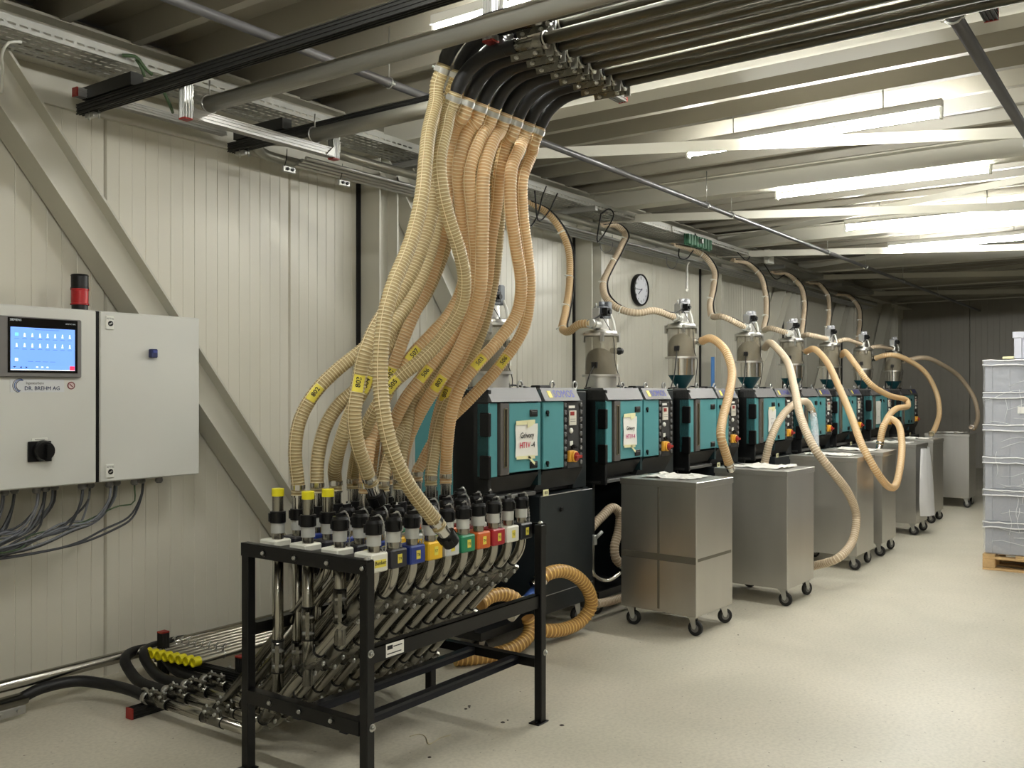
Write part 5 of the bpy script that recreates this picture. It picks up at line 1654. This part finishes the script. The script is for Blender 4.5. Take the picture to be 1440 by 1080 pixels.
# ================================================================ loose cables near the tray
for i, P in enumerate([
    [(733, 290, 4.42), (742, 320, 4.4), (755, 305, 4.4), (763, 275, 4.4), (768, 262, 4.4)], [(752, 268, 4.4), (757, 310, 4.38), (770, 300, 4.38), (784, 272, 4.38)],
    [(845, 300, 4.38), (840, 340, 4.36), (852, 325, 4.36), (863, 300, 4.36), (858, 294, 4.38), (846, 300, 4.38)], [(955, 350, 4.4), (955, 362, 4.38), (965, 364, 4.36), (975, 352, 4.36)],
    [(965, 335, 4.4), (975, 345, 4.38), (980, 335, 4.38), (977, 328, 4.4)], [(1075, 372, 4.4), (1090, 392, 4.38), (1104, 386, 4.38)], [(1037, 355, 4.4), (1050, 366, 4.38), (1058, 352, 4.4)]]):
    cable('loop_cable', 'black cable loop hanging at the cable tray, %s from the hose bundle' % ORD[i], P, .007, CABK, 'black cable loops at the tray')
for i, P in enumerate([[(843, 335, 4.6), (845, 350, 4.6), (853, 355, 4.6), (861, 348, 4.6), (861, 330, 4.6)], [(938, 355, 4.6), (938, 372, 4.6), (945, 378, 4.6), (952, 370, 4.6), (952, 358, 4.6)]]):
    cable('wire_loop', 'thin pale wire loop below the tray, %s of the clock' % ('left' if i == 0 else 'above right'), P, .003, CABG, 'thin wire loops')
for i, P in enumerate([[at(172, 78, 4.38), at(192, 80, 4.36), at(203, 95, 4.34), at(214, 105, 4.34)], [at(192, 84, 4.37), at(199, 95, 4.35), at(203, 108, 4.35)], [at(228, 125, 4.5), at(238, 145, 4.5), at(243, 158, 4.55)]]):
    cable('tray_cable', 'dark green cable dropping over the edge of the upper left cable tray, %s' % ORD[i], P, .009, CABN, 'green cables at the tray')
cable('hanging_cable', 'pale cord hanging from the cable tray at the upper left edge', [at(30, 59, 4.45), at(12, 60, 4.45), at(3, 75, 4.5), at(4, 100, 4.6), at(2, 130, 4.68)], .007, WHITEP)
p = at(967, 395, 4.2)
o = MB().tube(smooth_path([at(972, 366, 4.7), at(967, 372, 4.5), at(966, 390, 4.0), at(966, 408, 3.52)], .04), .012, 8).build('air_pipe', WHITEP)
tag(o, 'white air pipe coming down to the motor of the hopper right of the clock', 'pipe')
p = at(1003, 520, 4.66)
tag(MB().box(p.x - .03, p.x + .03, 4.655, 4.68, 1.62, 2.0, 0, .004).build('blue_strip', M('blue_strip', (86, 140, 206), .5)), 'light blue upright strip on the wall between two hoppers', 'strip')
p = at(1083, 361, 4.3)
tag(MB().box(p.x - .09, p.x + .09, p.y - .02, p.y + .05, p.z - .09, p.z + .09, 0, .008).build('junction_box', WHITEP), 'small pale junction box above the cable tray', 'box')
p = at(983, 341, 4.36)
mb = MB()
for i in range(9):
    mb.box(p.x - .3 + .07 * i, p.x - .25 + .07 * i, p.y - .02, p.y + .02, p.z - .05 - .01 * (i % 2), p.z + .06, 0, .004)
mb.box(p.x - .32, p.x + .34, p.y + .02, p.y + .03, p.z - .06, p.z + .06)
tag(mb.build('terminal_strip', M('green_terminals', (70, 120, 92), .5)), 'green terminal strip fixed to the tray above the fourth hopper', 'terminal')
# marks and crumbs on the floor
DIRT = M('dirt', (60, 52, 44), .8)
for i, (px, py) in enumerate(((660, 995), (655, 997), (707, 1016), (714, 1013), (660, 993), (790, 1020), (1038, 893), (604, 1065))):
    r_ = (py - CY); p = at(px, py, 1.0); d_ = (H / (H - p.z)); q = V((p.x * d_, p.y * d_, 0))
    mb = MB().lathe((q.x, q.y, 0), [(.0001, .003), (.004 + .003 * (i % 3), .0025), (.006 + .003 * (i % 3), 0)], 7)
    tag(mb.build('crumb', DIRT), ['larger dark crumb on the floor right of the rack, under its shadow', 'dark crumb beside the larger one, a hand further left', 'dark crumb on the floor left of the front right rack foot', 'tiny crumb right beside the one near the rack foot', 'smallest crumb behind the pair under the rack', 'dark crumb on the open floor right of the front rack foot', 'dark crumb on the floor in front of the first steel cart', 'dark crumb on the floor nearest the viewer'][i], 'crumb', 'crumbs on the floor')


def gp(px, py):
    p = at(px, py, 1.0); d_ = H / (H - p.z); return V((p.x * d_, p.y * d_, .002))


o = MB().tube(smooth_path([gp(576, 1036), gp(590, 1033), gp(598, 1036), gp(603, 1047), gp(620, 1038), gp(634, 1034)], .01), .002, 4).tube(smooth_path([gp(600, 1040), gp(602, 1046)], .01), .003, 4).build('string_scrap', M('pale_string', (200, 190, 160), .8))
tag(o, 'scrap of thin string lying on the floor in front of the rack', 'scrap')
